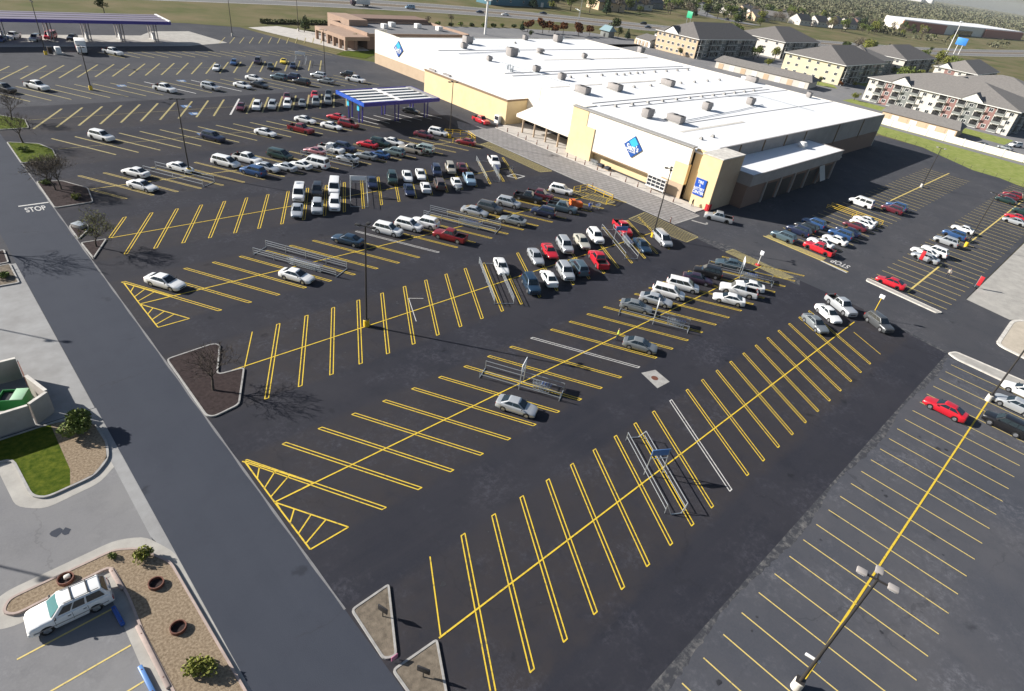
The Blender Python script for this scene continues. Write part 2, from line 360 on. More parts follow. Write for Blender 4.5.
# planted islands ---------------------------------------------------------------
def inset(pts, d):
    n = len(pts); ar = sum(pts[i][0] * pts[(i + 1) % n][1] - pts[(i + 1) % n][0] * pts[i][1] for i in range(n))
    if ar < 0: pts = pts[::-1]
    out = []
    for i in range(n):
        a, p, c = Vector(pts[i - 1]), Vector(pts[i]), Vector(pts[(i + 1) % n])
        d1 = (p - a).normalized(); d2 = (c - p).normalized(); n1 = Vector((-d1.y, d1.x)); n2 = Vector((-d2.y, d2.x))
        bis = (n1 + n2); k = d / max(.35, (1 + n1.dot(n2)) / 1.0); out.append(tuple(p + bis * k))
    return pts, out
def roundpoly(pts, r=.5):
    out = []; n = len(pts)
    for i in range(n):
        a, p, c = Vector(pts[i - 1]), Vector(pts[i]), Vector(pts[(i + 1) % n])
        ra = min(r, (a - p).length * .4); rc = min(r, (c - p).length * .4)
        s = p + (a - p).normalized() * ra; e = p + (c - p).normalized() * rc
        for t in (0, .33, .67, 1): out.append(tuple(s * (1 - t) ** 2 + p * 2 * t * (1 - t) + e * t * t))
    return out
def island(pts, fill, label, r=.5, wk=.16, h=.14, km='kerb', z=0):
    pts = roundpoly(pts, r); o, i = inset(pts, wk); n = len(o)
    t = thing('planted_island', label, 'traffic island', (0, 0, 0), 0, 'kerbed islands')
    b = MB()
    for k in range(n):
        l = (k + 1) % n
        b.add([(*o[k], z - .05), (*o[l], z - .05), (*o[l], h), (*o[k], h), (*i[k], h), (*i[l], h), (*i[l], z - .05), (*i[k], z - .05)], [(0, 1, 2, 3), (3, 2, 5, 4), (4, 5, 6, 7)])
    b.build('kerb', M[km], t)
    b = MB(); b.sheet(i, h - .03); b.build('planting_bed', M[fill], t)
    return t
island([(15.4, 22.3), (12.15, 22.2), (11.95, 17.8), (12.8, 17.45)], 'grass_dry', 'small wedge island of dry grass beside the road, with a dark shadow patch', .35)
island([(15.6, 16.8), (12.0, 16.95), (11.95, 11.0), (12.6, 11.0)], 'grass_dry', 'wedge island of dry grass cut off by the bottom edge of the photo', .35)
island([(12.05, 57.6), (11.95, 47.0), (12.5, 46.5), (15.0, 46.9), (17.8, 52.2), (15.2, 52.5), (17.4, 57.3), (16.8, 57.9)], 'mulch', 'large notched island of dark mulch with a bare tree beside the road', .5)
island([(12.0, 88.4), (12.1, 83.0), (15.0, 88.2)], 'mulch', 'triangular mulch island holding the budding tree', .35)
island([(12.0, 94.2), (12.0, 89.4), (14.0, 92.2), (14.2, 94.2), (12.8, 95.0)], 'mulch', 'rounded mulch island with a grey utility box by the road', .6)
island([(12.0, 112.6), (11.9, 101.2), (16.8, 101.4), (17.6, 107.2), (15.2, 111.6)], 'mulch', 'mulch island with low shrubs beside the white STOP marking', .5)
island([(11.9, 133.2), (11.8, 121.6), (16.8, 121.2), (17.3, 127), (16.1, 130.8)], 'grass_dark', 'grassy island at the far left with a spreading bare tree', .5)
island([(11.9, 152), (11.9, 140.5), (16.5, 140.2), (17, 146)], 'grass_dark', 'farthest left island, mostly out of the frame', .5)
island([(109.7, 21.6), (108.3, 21.4), (107.2, 9.9), (108.4, 9.4)], 'concrete_pale', 'long pale concrete island in front of the red coupe', .5, .12, .16, 'kerb_white')
island([(95.0, 5.3), (96.6, 4.6), (97.0, -3.5), (99, -18), (96.2, -18), (93.9, -3.6), (94.2, 4.0)], 'concrete_pale', 'pale concrete island beside the right hand lot with a yellow edge', .5, .3, .15, 'kerb_white')
island([(104.9, 1.5), (117.2, 1.7), (150, -22), (100, -22), (104.2, -2.6)], 'gravel_pale', 'broad pale corner island at the right edge of the photo', 1.5, .5, .15, 'kerb_white')
# west planter beds
island([(4.3, 33.2), (3.0, 35.7), (1.6, 36.6), (-4.6, 36.5), (-5.1, 35.6), (-4.5, 34.9), (1.0, 35.2), (1.15, 32), (1.05, 29), (1.35, 20), (4.6, 20)], 'gravel', 'L shaped gravel bed beside the white sport utility with rusty metal rings', .5, .16, .2, 'pink_kerb')
island([(4.35, 48.3), (3.9, 46.2), (2.5, 44.75), (-.9, 44.35), (-1.7, 45.2), (-2.0, 50.3), (-12, 51), (-12, 53.3), (1.2, 53.3), (3.6, 52.8), (4.2, 51)], 'grass_dark', 'bright green lawn bed below the dumpster enclosure', .7, .18, .16)
b = MB(); b.sheet([(1.25, 53.0), (1.2, 46.5), (.8, 44.75), (2.4, 44.95), (3.75, 46.3), (4.15, 48.3), (4.05, 51), (3.5, 52.6)], .16); o = struct('bark_chip_bed', b, M['gravel'])
island([(4.35, 90.2), (1, 90.2), (1, 86.5), (4.15, 86.4)], 'mulch', 'narrow mulch planter at the left edge of the road', .3)
island([(4.2, 86.0), (.6, 86.0), (.6, 80.8), (4.15, 80.6)], 'grass_dry', 'low planter with shrubs left of the road', .3)

# painted markings --------------------------------------------------------------
Y = MB(); YD = MB(); YT = MB(); W = MB()
ZL = .020
SL = {'/': .583, '\\': -.570}
def stall(mb, y0, kind, xc, lo, hi, dbl=True, wd=.10, gap=.17, z=ZL):
    k = SL[kind]; p = (xc + k * lo, y0 + lo); q = (xc + k * hi, y0 + hi)
    if dbl:
        c = .87; dx = gap / c
        mb.strip((p[0] - dx, p[1]), (q[0] - dx, q[1]), wd, z); mb.strip((p[0] + dx, p[1]), (q[0] + dx, q[1]), wd, z)
        mb.strip((q[0] - dx, q[1]), (q[0] + dx, q[1]), wd, z + .004, ext=.03); mb.strip((p[0] - dx, p[1]), (p[0] + dx, p[1]), wd, z + .004, ext=.03)
    else: mb.strip(p, q, wd, z)
# A: nearest double-striped row
for k in range(23):
    if k == 0: stall(Y, 16.75, '/', 15.85, 0, 5.6, False)
    elif k < 22: stall(W if k == 10 else Y, 16.75, '/', 15.85 + 3.29 * k, -5.65, 5.65)
    else: stall(Y, 16.75, '/', 15.85 + 3.29 * k + .6, -5.65, -1, False)
Y.strip((15.7, 16.75), (91.5, 16.9), .13, ZL + .008)
for k in range(23): stall(W if k == 9 else Y, 34.1, '\\', 16.0 + 3.25 + 3.505 * k, -5.75, 5.75)
Y.strip((12.4, 34.1), (96, 34.2), .13, ZL + .008)
def hatch(y0, half, x):      # triangular end markings
    for s in (0, 1):
        if s == 0: P = [(x, y0 + half), (x, y0), (x + 3.4, y0 + .05)]
        else: P = [(x, y0), (x + .05, y0 - half), (x + 3.35, y0 - half + .1)]
        for i in range(3): Y.strip(P[i], P[(i + 1) % 3], .12, ZL + .004)
        a, c, d = (Vector(q) for q in P)
        for t in (.2, .45, .68, .88):
            u = a.lerp(c, t); v = a.lerp(d, min(1, t * 1.02)); 
            Y.strip(u, a.lerp(d, max(.02, t - .22)) if s == 0 else a.lerp(d, max(.02, t - .18)), .11, ZL)
hatch(34.1, 5.75, 12.35); stall(Y, 34.1, '\\', 12.4 + 3.25, -5.75, 5.7)
for k in range(22):
    if k == 0: stall(Y, 52.2, '/', 17.75, 0, 5.8, False)
    else: stall(Y, 52.2, '/', 17.3 + 3.47 * k, -5.75, 5.8)
Y.strip((15.0, 52.45), (92, 52.2), .13, ZL + .008)
for k in range(23): stall(W if k == 9 else Y, 69.8, '\\', 13.4 + 3.3 + 3.52 * k, -5.8, 5.9)
Y.strip((13.6, 69.7), (93, 69.9), .13, ZL + .008)
hatch(69.7, 5.8, 13.3)
for k in range(22): stall(Y, 88.6, '/', 15.5 + 3.5 * k, -5.7 if k else 0, 5.8)
Y.strip((15.4, 88.4), (90, 88.6), .13, ZL + .008)
for k in range(22):
    if k == 0: stall(YT, 107.1, '\\', 17.5, -6, 0)
    else: stall(YT, 107.1, '\\', 21.2 + 3.52 * (k - 1), -6.1, 6)
YT.strip((17.4, 106.8), (88, 107), .13, ZL + .008)
for k in range(16): stall(YD, 127.3, '\\', 21.8 + 3.57 * k, -6, 6, False, .32)
YD.strip((18, 127.1), (73, 127.3), .11, ZL + .008)
for k in range(24): stall(W if k == 10 else YD, 146, '/', 20.6 + 3.56 * k, -6.2, 6, False, .38)
YD.strip((16, 145.6), (100, 146), .09, ZL + .008)
for k in range(24): stall(W if k in (9, 12) else YD, 165, '\\', 16.5 + 3.58 * k, -6.4, 6.3, False, .28)
for k in range(24): stall(YD, 184, '/', 14.9 + 3.62 * k, -6.4, 6.4, False, .36)
YD.strip((16, 184), (100, 184.5), .09, ZL + .008)
for k in range(20): stall(YD, 202, '\\', 46 + 3.6 * k - (0 if k else 0), -4.5, 3.2, False, .3)
for k in range(12): stall(YD, 222, '/', 84 + 3.2 * k, -5, 5, False, .25)
# under the small canopy
for k in range(7): W.strip((77 + 3.1 * k, 131), (80 + 3.1 * k, 124), .28, ZL)
# side lots
for k in range(37): YT.strip((109.3 + 2.735 * k, 29.0), (109.3 + 2.735 * k, 40.7), .14, ZL)
YT.strip((162, 35.1), (211, 35.0), .3, ZL + .008); YT.strip((109.3, 40.6), (109.0, 24.6), .35, ZL + .004)
for k in range(43): YT.strip((110.6 + 2.735 * k, 9.4), (110.6 + 2.735 * k, 21.3), .13, ZL)
YT.strip((111, 15.5), (131, 15.6), .3, ZL + .008); YT.strip((146, 15.6), (225, 15.6), .28, ZL + .008)
for k in range(-4, 24): YT.strip((29.2 + 2.732 * k, -7.0), (29.2 + 2.732 * k, 4.0), .105, ZL)
Y.strip((10, -1.5), (92, -1.55), .17, ZL + .008)
for y in (25.8, 28.6, 31.9): YT.strip((-5.0, y - .15), (.3, y), .11, ZL)
W.strip((8.2, 103.8), (11.75, 103.8), .32, ZL); W.strip((108.9, 29.4), (108.4, 24.6), .38, ZL + .012)
# hatched no-parking areas beside the brick drive and crossing
def hatched(P, n, mb, wd=.16, border=.2):
    for i in range(len(P)): mb.strip(P[i], P[(i + 1) % len(P)], border, ZL + .004)
    a, c, d, e = (Vector(q) for q in P)
    for i in range(1, n): mb.strip(a.lerp(c, i / n), e.lerp(d, i / n), wd, ZL)
hatched([(91, 58.3), (96.6, 58.9), (96.4, 46.8), (92.3, 46.6)], 8, YD)
hatched([(93.8, 103.5), (97.0, 104.2), (96.6, 83.4), (93.6, 84)], 9, YD)
hatched([(91.4, 72.4), (95.6, 72.4), (95.4, 65.2), (92.5, 65.2)], 5, YD)
hatched([(95.4, 40.6), (97.8, 40.5), (97.3, 29.1), (95.0, 29.8)], 7, YD, .2)
hatched([(109.5, 40.3), (111, 40.3), (111, 29.4), (109.6, 29.4)], 6, YD, .25)
W.strip((85, 85), (87.4, 85.4), .25, ZL); W.strip((87.4, 85.4), (88.5, 83.4), .25, ZL); W.strip((88.5, 83.4), (86.2, 83.1), .25, ZL); W.strip((86.2, 83.1), (85, 85), .25, ZL)
W.strip((37.8, 50.2), (40.2, 55.2), .09, ZL + .012); W.strip((40.2, 55.2), (41.8, 54.2), .09, ZL + .012)
struct('yellow_markings', Y, M['yellow']); struct('worn_yellow_markings', YD, M['yellow_dull']); struct('thin_yellow_markings', YT, M['yellow_thin']); struct('white_markings', W, M['white_paint'])
o = text('stop_lettering', 'STOP', 2.35, M['white_paint'], Matrix.Translation((9.85, 101.9, .03)) , None, 0, 1.0, .43, .03); o['kind'] = 'structure'
o = text('stop_lettering', 'STOP', 2.6, M['white_paint'], Matrix.Translation((111.2, 26.8, .03)) @ Matrix.Rotation(PI / 2, 4, 'Z'), None, 0, 1.0, .5, .03); o['kind'] = 'structure'
b = MB(); b.sheet([(53.4, 27.5), (55.4, 26.9), (54.9, 24.5), (52.6, 24.6)], .014); struct('concrete_patch', b, M['kerb'])
b = MB(); b.sheet([(53.95 + .42 * math.cos(a * PI / 8), 25.95 + .42 * math.sin(a * PI / 8)) for a in range(16)], .018); struct('manhole_cover', b, M['rust'])

# oil drips where cars stand, kerbside concrete round the west planters, a dark spill
b = MB(); q = random.Random(4)
def blob(x, y, r, z=.0135):
    n = 9; b.sheet([(x + r * q.uniform(.5, 1.1) * math.cos(2 * PI * i / n), y + r * q.uniform(.5, 1.1) * math.sin(2 * PI * i / n)) for i in range(n)], z)
for y0, x0 in ((16.8, 18), (34.1, 20), (52.2, 20), (69.8, 20), (88.6, 19), (-1.5, 22)):
    for i in range(46):
        s_ = q.choice((-1, 1)); blob(x0 + q.uniform(0, 72), y0 + s_ * q.uniform(2.0, 4.6), q.choice((.06, .08, .11, .15, .22)) * q.uniform(.6, 1.2))
for x, y, r in ((27.5, -2.6, .5), (28.2, -2.2, .25), (29.5, -3.3, .3), (70.6, -.2, .4), (71.2, -.8, .3)): blob(x, y, r)
struct('oil_stains', b, M['oil'])
b = MB(); q = random.Random(8); blob(-1.0, 40.6, .55, .0145); blob(-.5, 40.3, .4, .0145); blob(-1.6, 47.6, .12, .0145); struct('dark_spill', b, M['asphalt_road'])
b = MB(); b.sheet(roundpoly([(4.75, 34), (3.6, 36.6), (1.9, 37.5), (-4.8, 37.3), (-6.1, 36.2), (-5.8, 34.7), (-4.6, 34.2), (1.0, 34.6), (.35, 34.4), (.35, 19), (4.76, 19)], .7), .0125); b.sheet(roundpoly([(4.72, 48.5), (4.5, 45.6), (2.6, 43.9), (-1.2, 43.4), (-2.7, 44.8), (-3.0, 49.6), (-3.0, 53.5), (4.72, 53.5)], .7), .0155)
struct('kerb_apron', b, M['concrete_pale'])
b = MB(); Wb = MB()
for x, y in ((39.5, 168.5), (53.5, 171), (46.5, 148.5), (46, 142.5), (42.5, 128.5)):
    b.sheet([(x - .9, y - .9), (x + .9, y - .9), (x + .9, y + .9), (x - .9, y + .9)], .0135); Wb.sheet([(x + .15 + .4 * math.cos(k * PI / 6), y - .2 + .4 * math.sin(k * PI / 6)) for k in range(12)], .0175); Wb.strip((x - .1, y + .1), (x - .1, y + .7), .18, .0215)
struct('accessible_bays', b, M['accessible_blue']); struct('accessible_symbols', Wb, M['white_paint'])
# ------------------------------------------------------------------ vehicles
def interp(nodes, x):
    for (a, c) in zip(nodes[:-1], nodes[1:]):
        if a[0] >= x >= c[0]:
            t = (a[0] - x) / (a[0] - c[0] + 1e-9); return [a[i] + (c[i] - a[i]) * t for i in range(1, len(a))]
    return list(nodes[-1][1:] if x < nodes[-1][0] else nodes[0][1:])
# nodes: x, centre height, shoulder height, half-width factor ; cab: windscreen foot x,z ; roof front, roof rear, roof z ; rear glass foot x,z ; belt half width, roof half width
CAR = {
 'sedan': dict(L=4.8, W=1.83, r=.33, ax=(1.42, -1.38), nodes=[(2.40, .58, .48, .74), (2.33, .70, .60, .85), (2.05, .80, .70, .95), (1.0, .96, .87, 1), (0, .97, .92, 1), (-1.2, .99, .95, 1), (-1.85, 1.04, .96, .98), (-2.28, 1.01, .90, .90), (-2.38, .90, .78, .82), (-2.40, .60, .5, .78)],
   cab=(1.12, .95, .20, -.92, 1.45, -1.88, 1.03, .80, .58), panes=[(.07, .48), (.52, .88)]),
 'coupe': dict(L=4.6, W=1.86, r=.34, ax=(1.42, -1.32), nodes=[(2.30, .52, .44, .72), (2.22, .64, .54, .86), (1.9, .76, .66, .96), (.8, .90, .82, 1), (-.2, .92, .88, 1), (-1.2, .96, .92, 1.0), (-1.8, 1.0, .93, .98), (-2.18, .96, .86, .9), (-2.28, .85, .74, .82), (-2.3, .55, .46, .78)],
   cab=(.85, .90, .02, -.72, 1.31, -1.72, .99, .79, .54), panes=[(.1, .58), (.64, .84)]),
 'wagon': dict(L=4.85, W=1.84, r=.34, ax=(1.45, -1.40), nodes=[(2.42, .62, .5, .74), (2.35, .76, .64, .86), (2.05, .88, .76, .96), (1.05, 1.02, .93, 1), (0, 1.03, .98, 1), (-1.8, 1.05, 1.0, .99), (-2.25, 1.04, .97, .95), (-2.40, .95, .85, .88), (-2.43, .6, .5, .82)],
   cab=(1.15, 1.0, .3, -1.75, 1.55, -2.28, 1.05, .80, .62), panes=[(.06, .35), (.38, .65), (.68, .92)]),
 'suv': dict(L=4.75, W=1.90, r=.37, ax=(1.42, -1.36), nodes=[(2.37, .70, .55, .78), (2.31, .92, .78, .88), (2.0, 1.02, .90, .96), (1.05, 1.12, 1.02, 1), (0, 1.13, 1.07, 1), (-1.8, 1.15, 1.09, 1), (-2.2, 1.14, 1.06, .97), (-2.35, 1.02, .9, .92), (-2.38, .62, .5, .86)],
   cab=(1.18, 1.10, .42, -1.85, 1.74, -2.26, 1.13, .83, .66), panes=[(.07, .34), (.37, .64), (.67, .93)]),
 'bigsuv': dict(L=5.15, W=2.0, r=.40, ax=(1.55, -1.45), nodes=[(2.60, .70, .55, .66), (2.57, .86, .70, .76), (2.50, 1.00, .84, .86), (2.38, 1.08, .93, .92), (2.1, 1.14, 1.02, .97), (1.0, 1.23, 1.13, 1), (0, 1.24, 1.17, 1), (-2.0, 1.25, 1.19, 1), (-2.35, 1.23, 1.14, .985), (-2.52, 1.12, .98, .955), (-2.60, .80, .66, .90), (-2.62, .62, .5, .86)],
   cab=(1.18, 1.20, .40, -2.12, 1.88, -2.50, 1.23, .90, .70), panes=[(.10, .31), (.34, .57), (.61, .93)]),
 'minivan': dict(L=5.1, W=1.95, r=.35, ax=(1.62, -1.42), nodes=[(2.55, .62, .5, .76), (2.48, .80, .68, .86), (2.2, .92, .82, .95), (1.5, 1.06, .98, 1), (0, 1.08, 1.03, 1), (-2.0, 1.10, 1.05, 1), (-2.4, 1.09, 1.02, .97), (-2.53, .95, .85, .92), (-2.56, .6, .5, .86)],
   cab=(1.72, 1.03, .65, -2.1, 1.74, -2.46, 1.08, .86, .70), panes=[(.10, .36), (.39, .66), (.69, .94)]),
 'van': dict(L=5.4, W=2.0, r=.37, ax=(1.75, -1.5), nodes=[(2.70, .72, .55, .80), (2.63, .95, .82, .90), (2.35, 1.08, .98, .96), (1.7, 1.20, 1.12, 1), (0, 1.22, 1.16, 1), (-2.3, 1.22, 1.16, 1), (-2.6, 1.20, 1.12, .98), (-2.69, 1.0, .9, .95), (-2.71, .62, .5, .9)],
   cab=(1.85, 1.16, 1.05, -2.45, 2.02, -2.66, 1.20, .92, .80), panes=[(.06, .24), (.30, .58), (.62, .94)]),
 'pickup': dict(L=5.7, W=1.98, r=.40, ax=(1.80, -1.70), nodes=[(2.85, .72, .55, .80), (2.79, .98, .84, .90), (2.5, 1.08, .96, .97), (1.2, 1.18, 1.08, 1), (.2, 1.18, 1.12, 1), (-.98, 1.18, 1.12, 1), (-1.02, 1.14, 1.12, 1), (-2.70, 1.14, 1.12, .98), (-2.80, 1.12, 1.08, .95), (-2.84, .62, .52, .92)], bed=(-1.08, -2.72, .72),
   cab=(1.28, 1.16, .60, -.70, 1.84, -.96, 1.17, .88, .70), panes=[(.10, .50), (.55, .92)]),
}
def body_mesh(name, P):
    W = P['W'] / 2; nodes = P['nodes']; xs = set(n[0] for n in nodes); ra = P['r'] + .06
    for a in P['ax']:
        for d in (-1.06, -1, -.86, -.5, 0, .5, .86, 1, 1.06): xs.add(round(a + d * ra, 3))
    if 'bed' in P: xs |= {P['bed'][0], P['bed'][0] - .03, P['bed'][1], P['bed'][1] + .03}
    xs = sorted(xs, reverse=True); rings = []
    for x in xs:
        zt, zs, k = interp(nodes, x); hw = W * k; zb = .22
        e = min(1, (nodes[0][0] - x) / .5, (x - nodes[-1][0]) / .5); zb += .10 * (1 - max(0, e))
        for a in P['ax']:
            d = abs(x - a)
            if d < ra: zb = max(zb, P['r'] + math.sqrt(max(0, ra * ra - d * d)) - .02)
        z1 = max(zb + .02, .34); z2 = max(z1 + .02, zs * .62)
        d = zt - zs; h = [(hw * .92, zb), (hw * .98, z1), (hw, z2), (hw * .996, z2 + (zs - z2) * .6), (hw * .955, zs), (hw * .895, zs + d * .55), (hw * .78, zs + d * .85), (hw * .45, zt), (0, zt + .015)]
        if 'bed' in P and P['bed'][1] < x < P['bed'][0]:
            f = P['bed'][2]; h[4] = (hw * .975, zt); h[5] = (hw * .87, zt); h[6] = (hw * .855, f); h[7] = (hw * .5, f); h[8] = (0, f)
        elif 'bed' in P and x <= P['bed'][0] + .001 and x >= P['bed'][1] - .001: h[4] = (hw * .975, zt); h[5] = (hw * .87, zt)
        rings.append([(x, y, z) for y, z in h] + [(x, -y, z) for y, z in h[-2::-1]])
    mb = MB(); n = len(rings[0]); vs = [p for r in rings for p in r]; fs = []
    for i in range(len(rings) - 1):
        for j in range(n - 1): fs.append((i * n + j, i * n + j + 1, (i + 1) * n + j + 1, (i + 1) * n + j))
        fs.append((i * n + n - 1, i * n, (i + 1) * n, (i + 1) * n + n - 1))
    fs += [tuple(range(n))[::-1], tuple((len(rings) - 1) * n + j for j in range(n))]
    mb.add(vs, fs)
    me = mb.mesh(name, [M['white'], M['black']], True, 32)
    bm = bmesh.new(); bm.from_mesh(me); bmesh.ops.recalc_face_normals(bm, faces=bm.faces); 
    for f in bm.faces:
        c = f.calc_center_median()
        if f.normal.z < -.6 or ('bed' in P and P['bed'][1] < c.x < P['bed'][0] and c.z < P['bed'][2] + .25 and abs(c.y) < W * .86): f.material_index = 1
    # cabin
    xw, zw, xf, xr, zr, xb, zb, wb, wr = P['cab']; T = []
    rows = [(xw, zw - .06, wb), (xf, zr, wr), (xr, zr - .02, wr * .98), (xb, zb - .06, wb * .97)]
    L = []
    for x, z, wd in rows: L.append([bm.verts.new((x, wd, z)), bm.verts.new((x, wd * .45, z + (.035 if x in (xf, xr) else 0))), bm.verts.new((x, -wd * .45, z + (.035 if x in (xf, xr) else 0))), bm.verts.new((x, -wd, z))])
    F = []
    for i in range(3):
        for j in range(3): F.append(bm.faces.new((L[i][j], L[i][j + 1], L[i + 1][j + 1], L[i + 1][j])))
    F.append(bm.faces.new([L[i][0] for i in range(4)])); F.append(bm.faces.new([L[i][3] for i in range(3, -1, -1)]))
    F.append(bm.faces.new([L[3][0], L[3][1], L[3][2], L[3][3], L[0][3], L[0][2], L[0][1], L[0][0]]))
    bmesh.ops.recalc_face_normals(bm, faces=F)
    ed = [e for e in {e for f in F for e in f.edges} if e.calc_face_angle(0) > .35 and max(v.co.z for v in e.verts) > zw + .02]
    bmesh.ops.bevel(bm, geom=ed, offset=.075, segments=3, affect='EDGES', profile=.6)
    for f in bm.faces: f.smooth = True
    bm.to_mesh(me); bm.free(); me.set_sharp_from_angle(angle=R_(30)); return me
def lerp3(a, c, t): return Vector(a).lerp(Vector(c), t)
def patch(mb, A, B, C, D, u0, u1, v0, v1, off, n=3):
    # A front-foot, B front-top, C rear-top, D rear-foot
    A, B, C, D = map(Vector, (A, B, C, D)); nr = (D - A).cross(B - A).normalized(); 
    if nr.dot(off) < 0: nr = -nr
    g = []
    for i in range(n + 1):
        u = u0 + (u1 - u0) * i / n
        g.append([A.lerp(D, u).lerp(B.lerp(C, u), v) + nr * .016 for v in (v0, v1)])
    vs = [p for r in g for p in r]; mb.add(vs, [(2 * i, 2 * i + 1, 2 * i + 3, 2 * i + 2) for i in range(n)])
def make_vehicle(kind):
    P = CAR[kind]; nm = {'bigsuv': 'suv'}.get(kind, kind); t = bpy.data.objects.new('parked_' + nm, None); COL.objects.link(t)
    link('body', body_mesh('body', P), t)
    xw, zw, xf, xr, zr, xb, zb, wb, wr = P['cab']; W = P['W'] / 2
    b = MB(); patch(b, (xw, wb, zw), (xf, wr, zr), (xf, -wr, zr), (xw, -wb, zw), .07, .93, .06, .90, Vector((1, 0, .5)), 1); b.build('windshield', M['glass_teal' if kind == 'bigsuv' else 'glass'], t)
    b = MB(); patch(b, (xb, wb * .97, zb), (xr, wr * .98, zr), (xr, -wr * .98, zr), (xb, -wb * .97, zb), .09, .91, .14 if kind != 'sedan' else .06, .88, Vector((-1, 0, .5)), 1); b.build('rear_window', M['glass'], t)
    for s in (1, -1):
        b = MB()
        for u0, u1 in P['panes']: patch(b, (xw, s * wb, zw), (xf, s * wr, zr), (xr, s * wr, zr), (xb, s * wb, zb), u0, u1, .14, .86, Vector((0, s, 0)), 3)
        b.build('side_window', M['glass'], t)
        for ax in P['ax']:
            r = P['r']; b = MB(); n = 20; prof = [(r * .62, -.10), (r * .96, -.105), (r, -.08), (r, .08), (r * .96, .105), (r * .62, .10)]
            vs = []; fs = []
            for i in range(n):
                a = 2 * PI * i / n; vs += [(q * math.cos(a), h, q * math.sin(a)) for q, h in prof]
            k = len(prof)
            for i in range(n):
                for j in range(k - 1): fs.append((i * k + j, i * k + j + 1, ((i + 1) % n) * k + j + 1, ((i + 1) % n) * k + j))
            b.add(vs, fs); wh = b.build('wheel', M['tyre'], t, True, (ax, s * (W - .115), r))
            b = MB(); c = r * .64
            b.tube((0, s * .03, 0), (0, s * .07, 0), c, c, 20)
            for q in range(5):
                a = 2 * PI * q / 5; T = Matrix.Rotation(-a, 4, 'Y'); b.box(.05, c * .97, -.018, .018, -.045, .045, 0, Matrix.Translation((0, s * .085, 0)) @ T)
            b.tube((0, s * .06, 0), (0, s * .108, 0), c * .22, c * .18, 10)
            b.build('rim', M['rim'], wh, True)
        x0 = P['nodes'][1][0]; z0 = P['nodes'][1][2]; k1 = P['nodes'][1][3]
        bevel_box('headlight', .20, .36, .13, .04, M['headlamp'], t, (x0 - .055, s * (W * k1 - .22), z0 + .015), 2, lambda c, s=s: Vector((c.x - abs(c.y * s + .18) * .35 * (1 if c.y * s > -.18 else 0), c.y, c.z)))
        x1 = P['nodes'][-2][0]; z1 = P['nodes'][-2][2]; k1 = P['nodes'][-2][3]
        tall = .34 if kind in ('suv', 'bigsuv', 'minivan', 'van', 'pickup') else .15
        bevel_box('taillight', .14, .26, tall, .035, M['tail'], t, (x1 + .05, s * (W * k1 - .10), z1 - (.02 if tall < .2 else .02)), 2)
        bevel_box('side_mirror', .12, .2, .13, .03, M['black'], t, (xw - .28, s * (wb + .14), zw + .08), 1)
    x0 = P['nodes'][0][0]; z0 = P['nodes'][0][1]
    bevel_box('grille', .06, W * .95, .17, .02, M['black'], t, (x0 - .005, 0, z0 - .14), 1)
    if kind == 'bigsuv':
        t.children[0].name = 'body'
        for s in (1, -1):
            for x in (.98, -.1, -1.05):
                b = MB(); b.box(x - .012, x + .012, s * W - .012, s * W + .004, .5, 1.14); b.build('door_seam', M['black'], t)
            for x in (.1, -.85): bevel_box('door_handle', .2, .05, .05, .015, M['black'], t, (x, s * (W + .01), 1.0), 1)
            b = MB(); b.box(-2.3, 2.3, s * W - .02, s * W + .008, .60, .68); b.build('side_trim', M['wall_grey'], t)
        bevel_box('front_bumper', .25, 1.7, .26, .06, M['white'], t, (2.52, 0, .52)); bevel_box('rear_bumper', .25, 1.75, .24, .06, M['wall_grey'], t, (-2.55, 0, .52)); bevel_box('license_plate', .03, .32, .16, .01, M['sign_white'], t, (-2.62, 0, .85), 1)
        for s in (1, -1): bevel_box('roof_rail', 2.2, .05, .05, .02, M['black'], t, (-.9, s * .58, zr + .05), 1)
        for x in (-.35, -1.35): bevel_box('roof_bar', .09, 1.16, .04, .015, M['black'], t, (x, 0, zr + .075), 1)
    return t
PROTO = {k: make_vehicle(k) for k in CAR}
PC = dict(silver=((.52, .54, .56), .7), grey=((.24, .26, .27), .6), white=((.80, .80, .79), 0), plum=((.045, .025, .05), .4), black=((.012, .012, .014), .2), bluegrey=((.085, .13, .16), .5), red=((.52, .012, .025), .1),
          cream=((.60, .57, .48), .5), darkblue=((.018, .045, .085), .4), navy=((.014, .022, .06), .3), darkred=((.22, .012, .018), .3), darkgrey=((.085, .09, .095), .5), maroon=((.12, .016, .028), .3), darkgreen=((.018, .045, .04), .4), brown=((.12, .085, .075), .5),
          tan=((.46, .42, .35), .5), lightblue=((.26, .38, .50), .5), blue=((.03, .085, .22), .4), rose=((.36, .15, .17), .5), greygreen=((.16, .21, .21), .5), silvergreen=((.34, .42, .40), .6), yellow=((.80, .58, .02), 0))
PAINT = {}
for n_, (c, me_) in PC.items():
    m = mat('paint_' + n_, c, .32, metal=me_ * .6, coat=.8); PAINT[n_] = m
CW = dict(silver='silver', grey='grey', white='white', plum='dark plum', black='black', bluegrey='slate blue', red='bright red', cream='cream', darkblue='dark blue', navy='navy', darkred='dark red', darkgrey='charcoal', maroon='maroon', darkgreen='dark green', brown='brown', tan='tan',
          lightblue='light blue', blue='blue', rose='dusty pink', greygreen='grey green', silvergreen='pale green', yellow='yellow')
TW = dict(suv='sport utility', bigsuv='sport utility', coupe='coupe', sedan='sedan', minivan='minivan', van='van', pickup='pickup', wagon='wagon')
UP = dict(d=-120.0, u=60.0, S=-60.4, N=119.6, r=90.0, W=178.5, Y=-90.0)
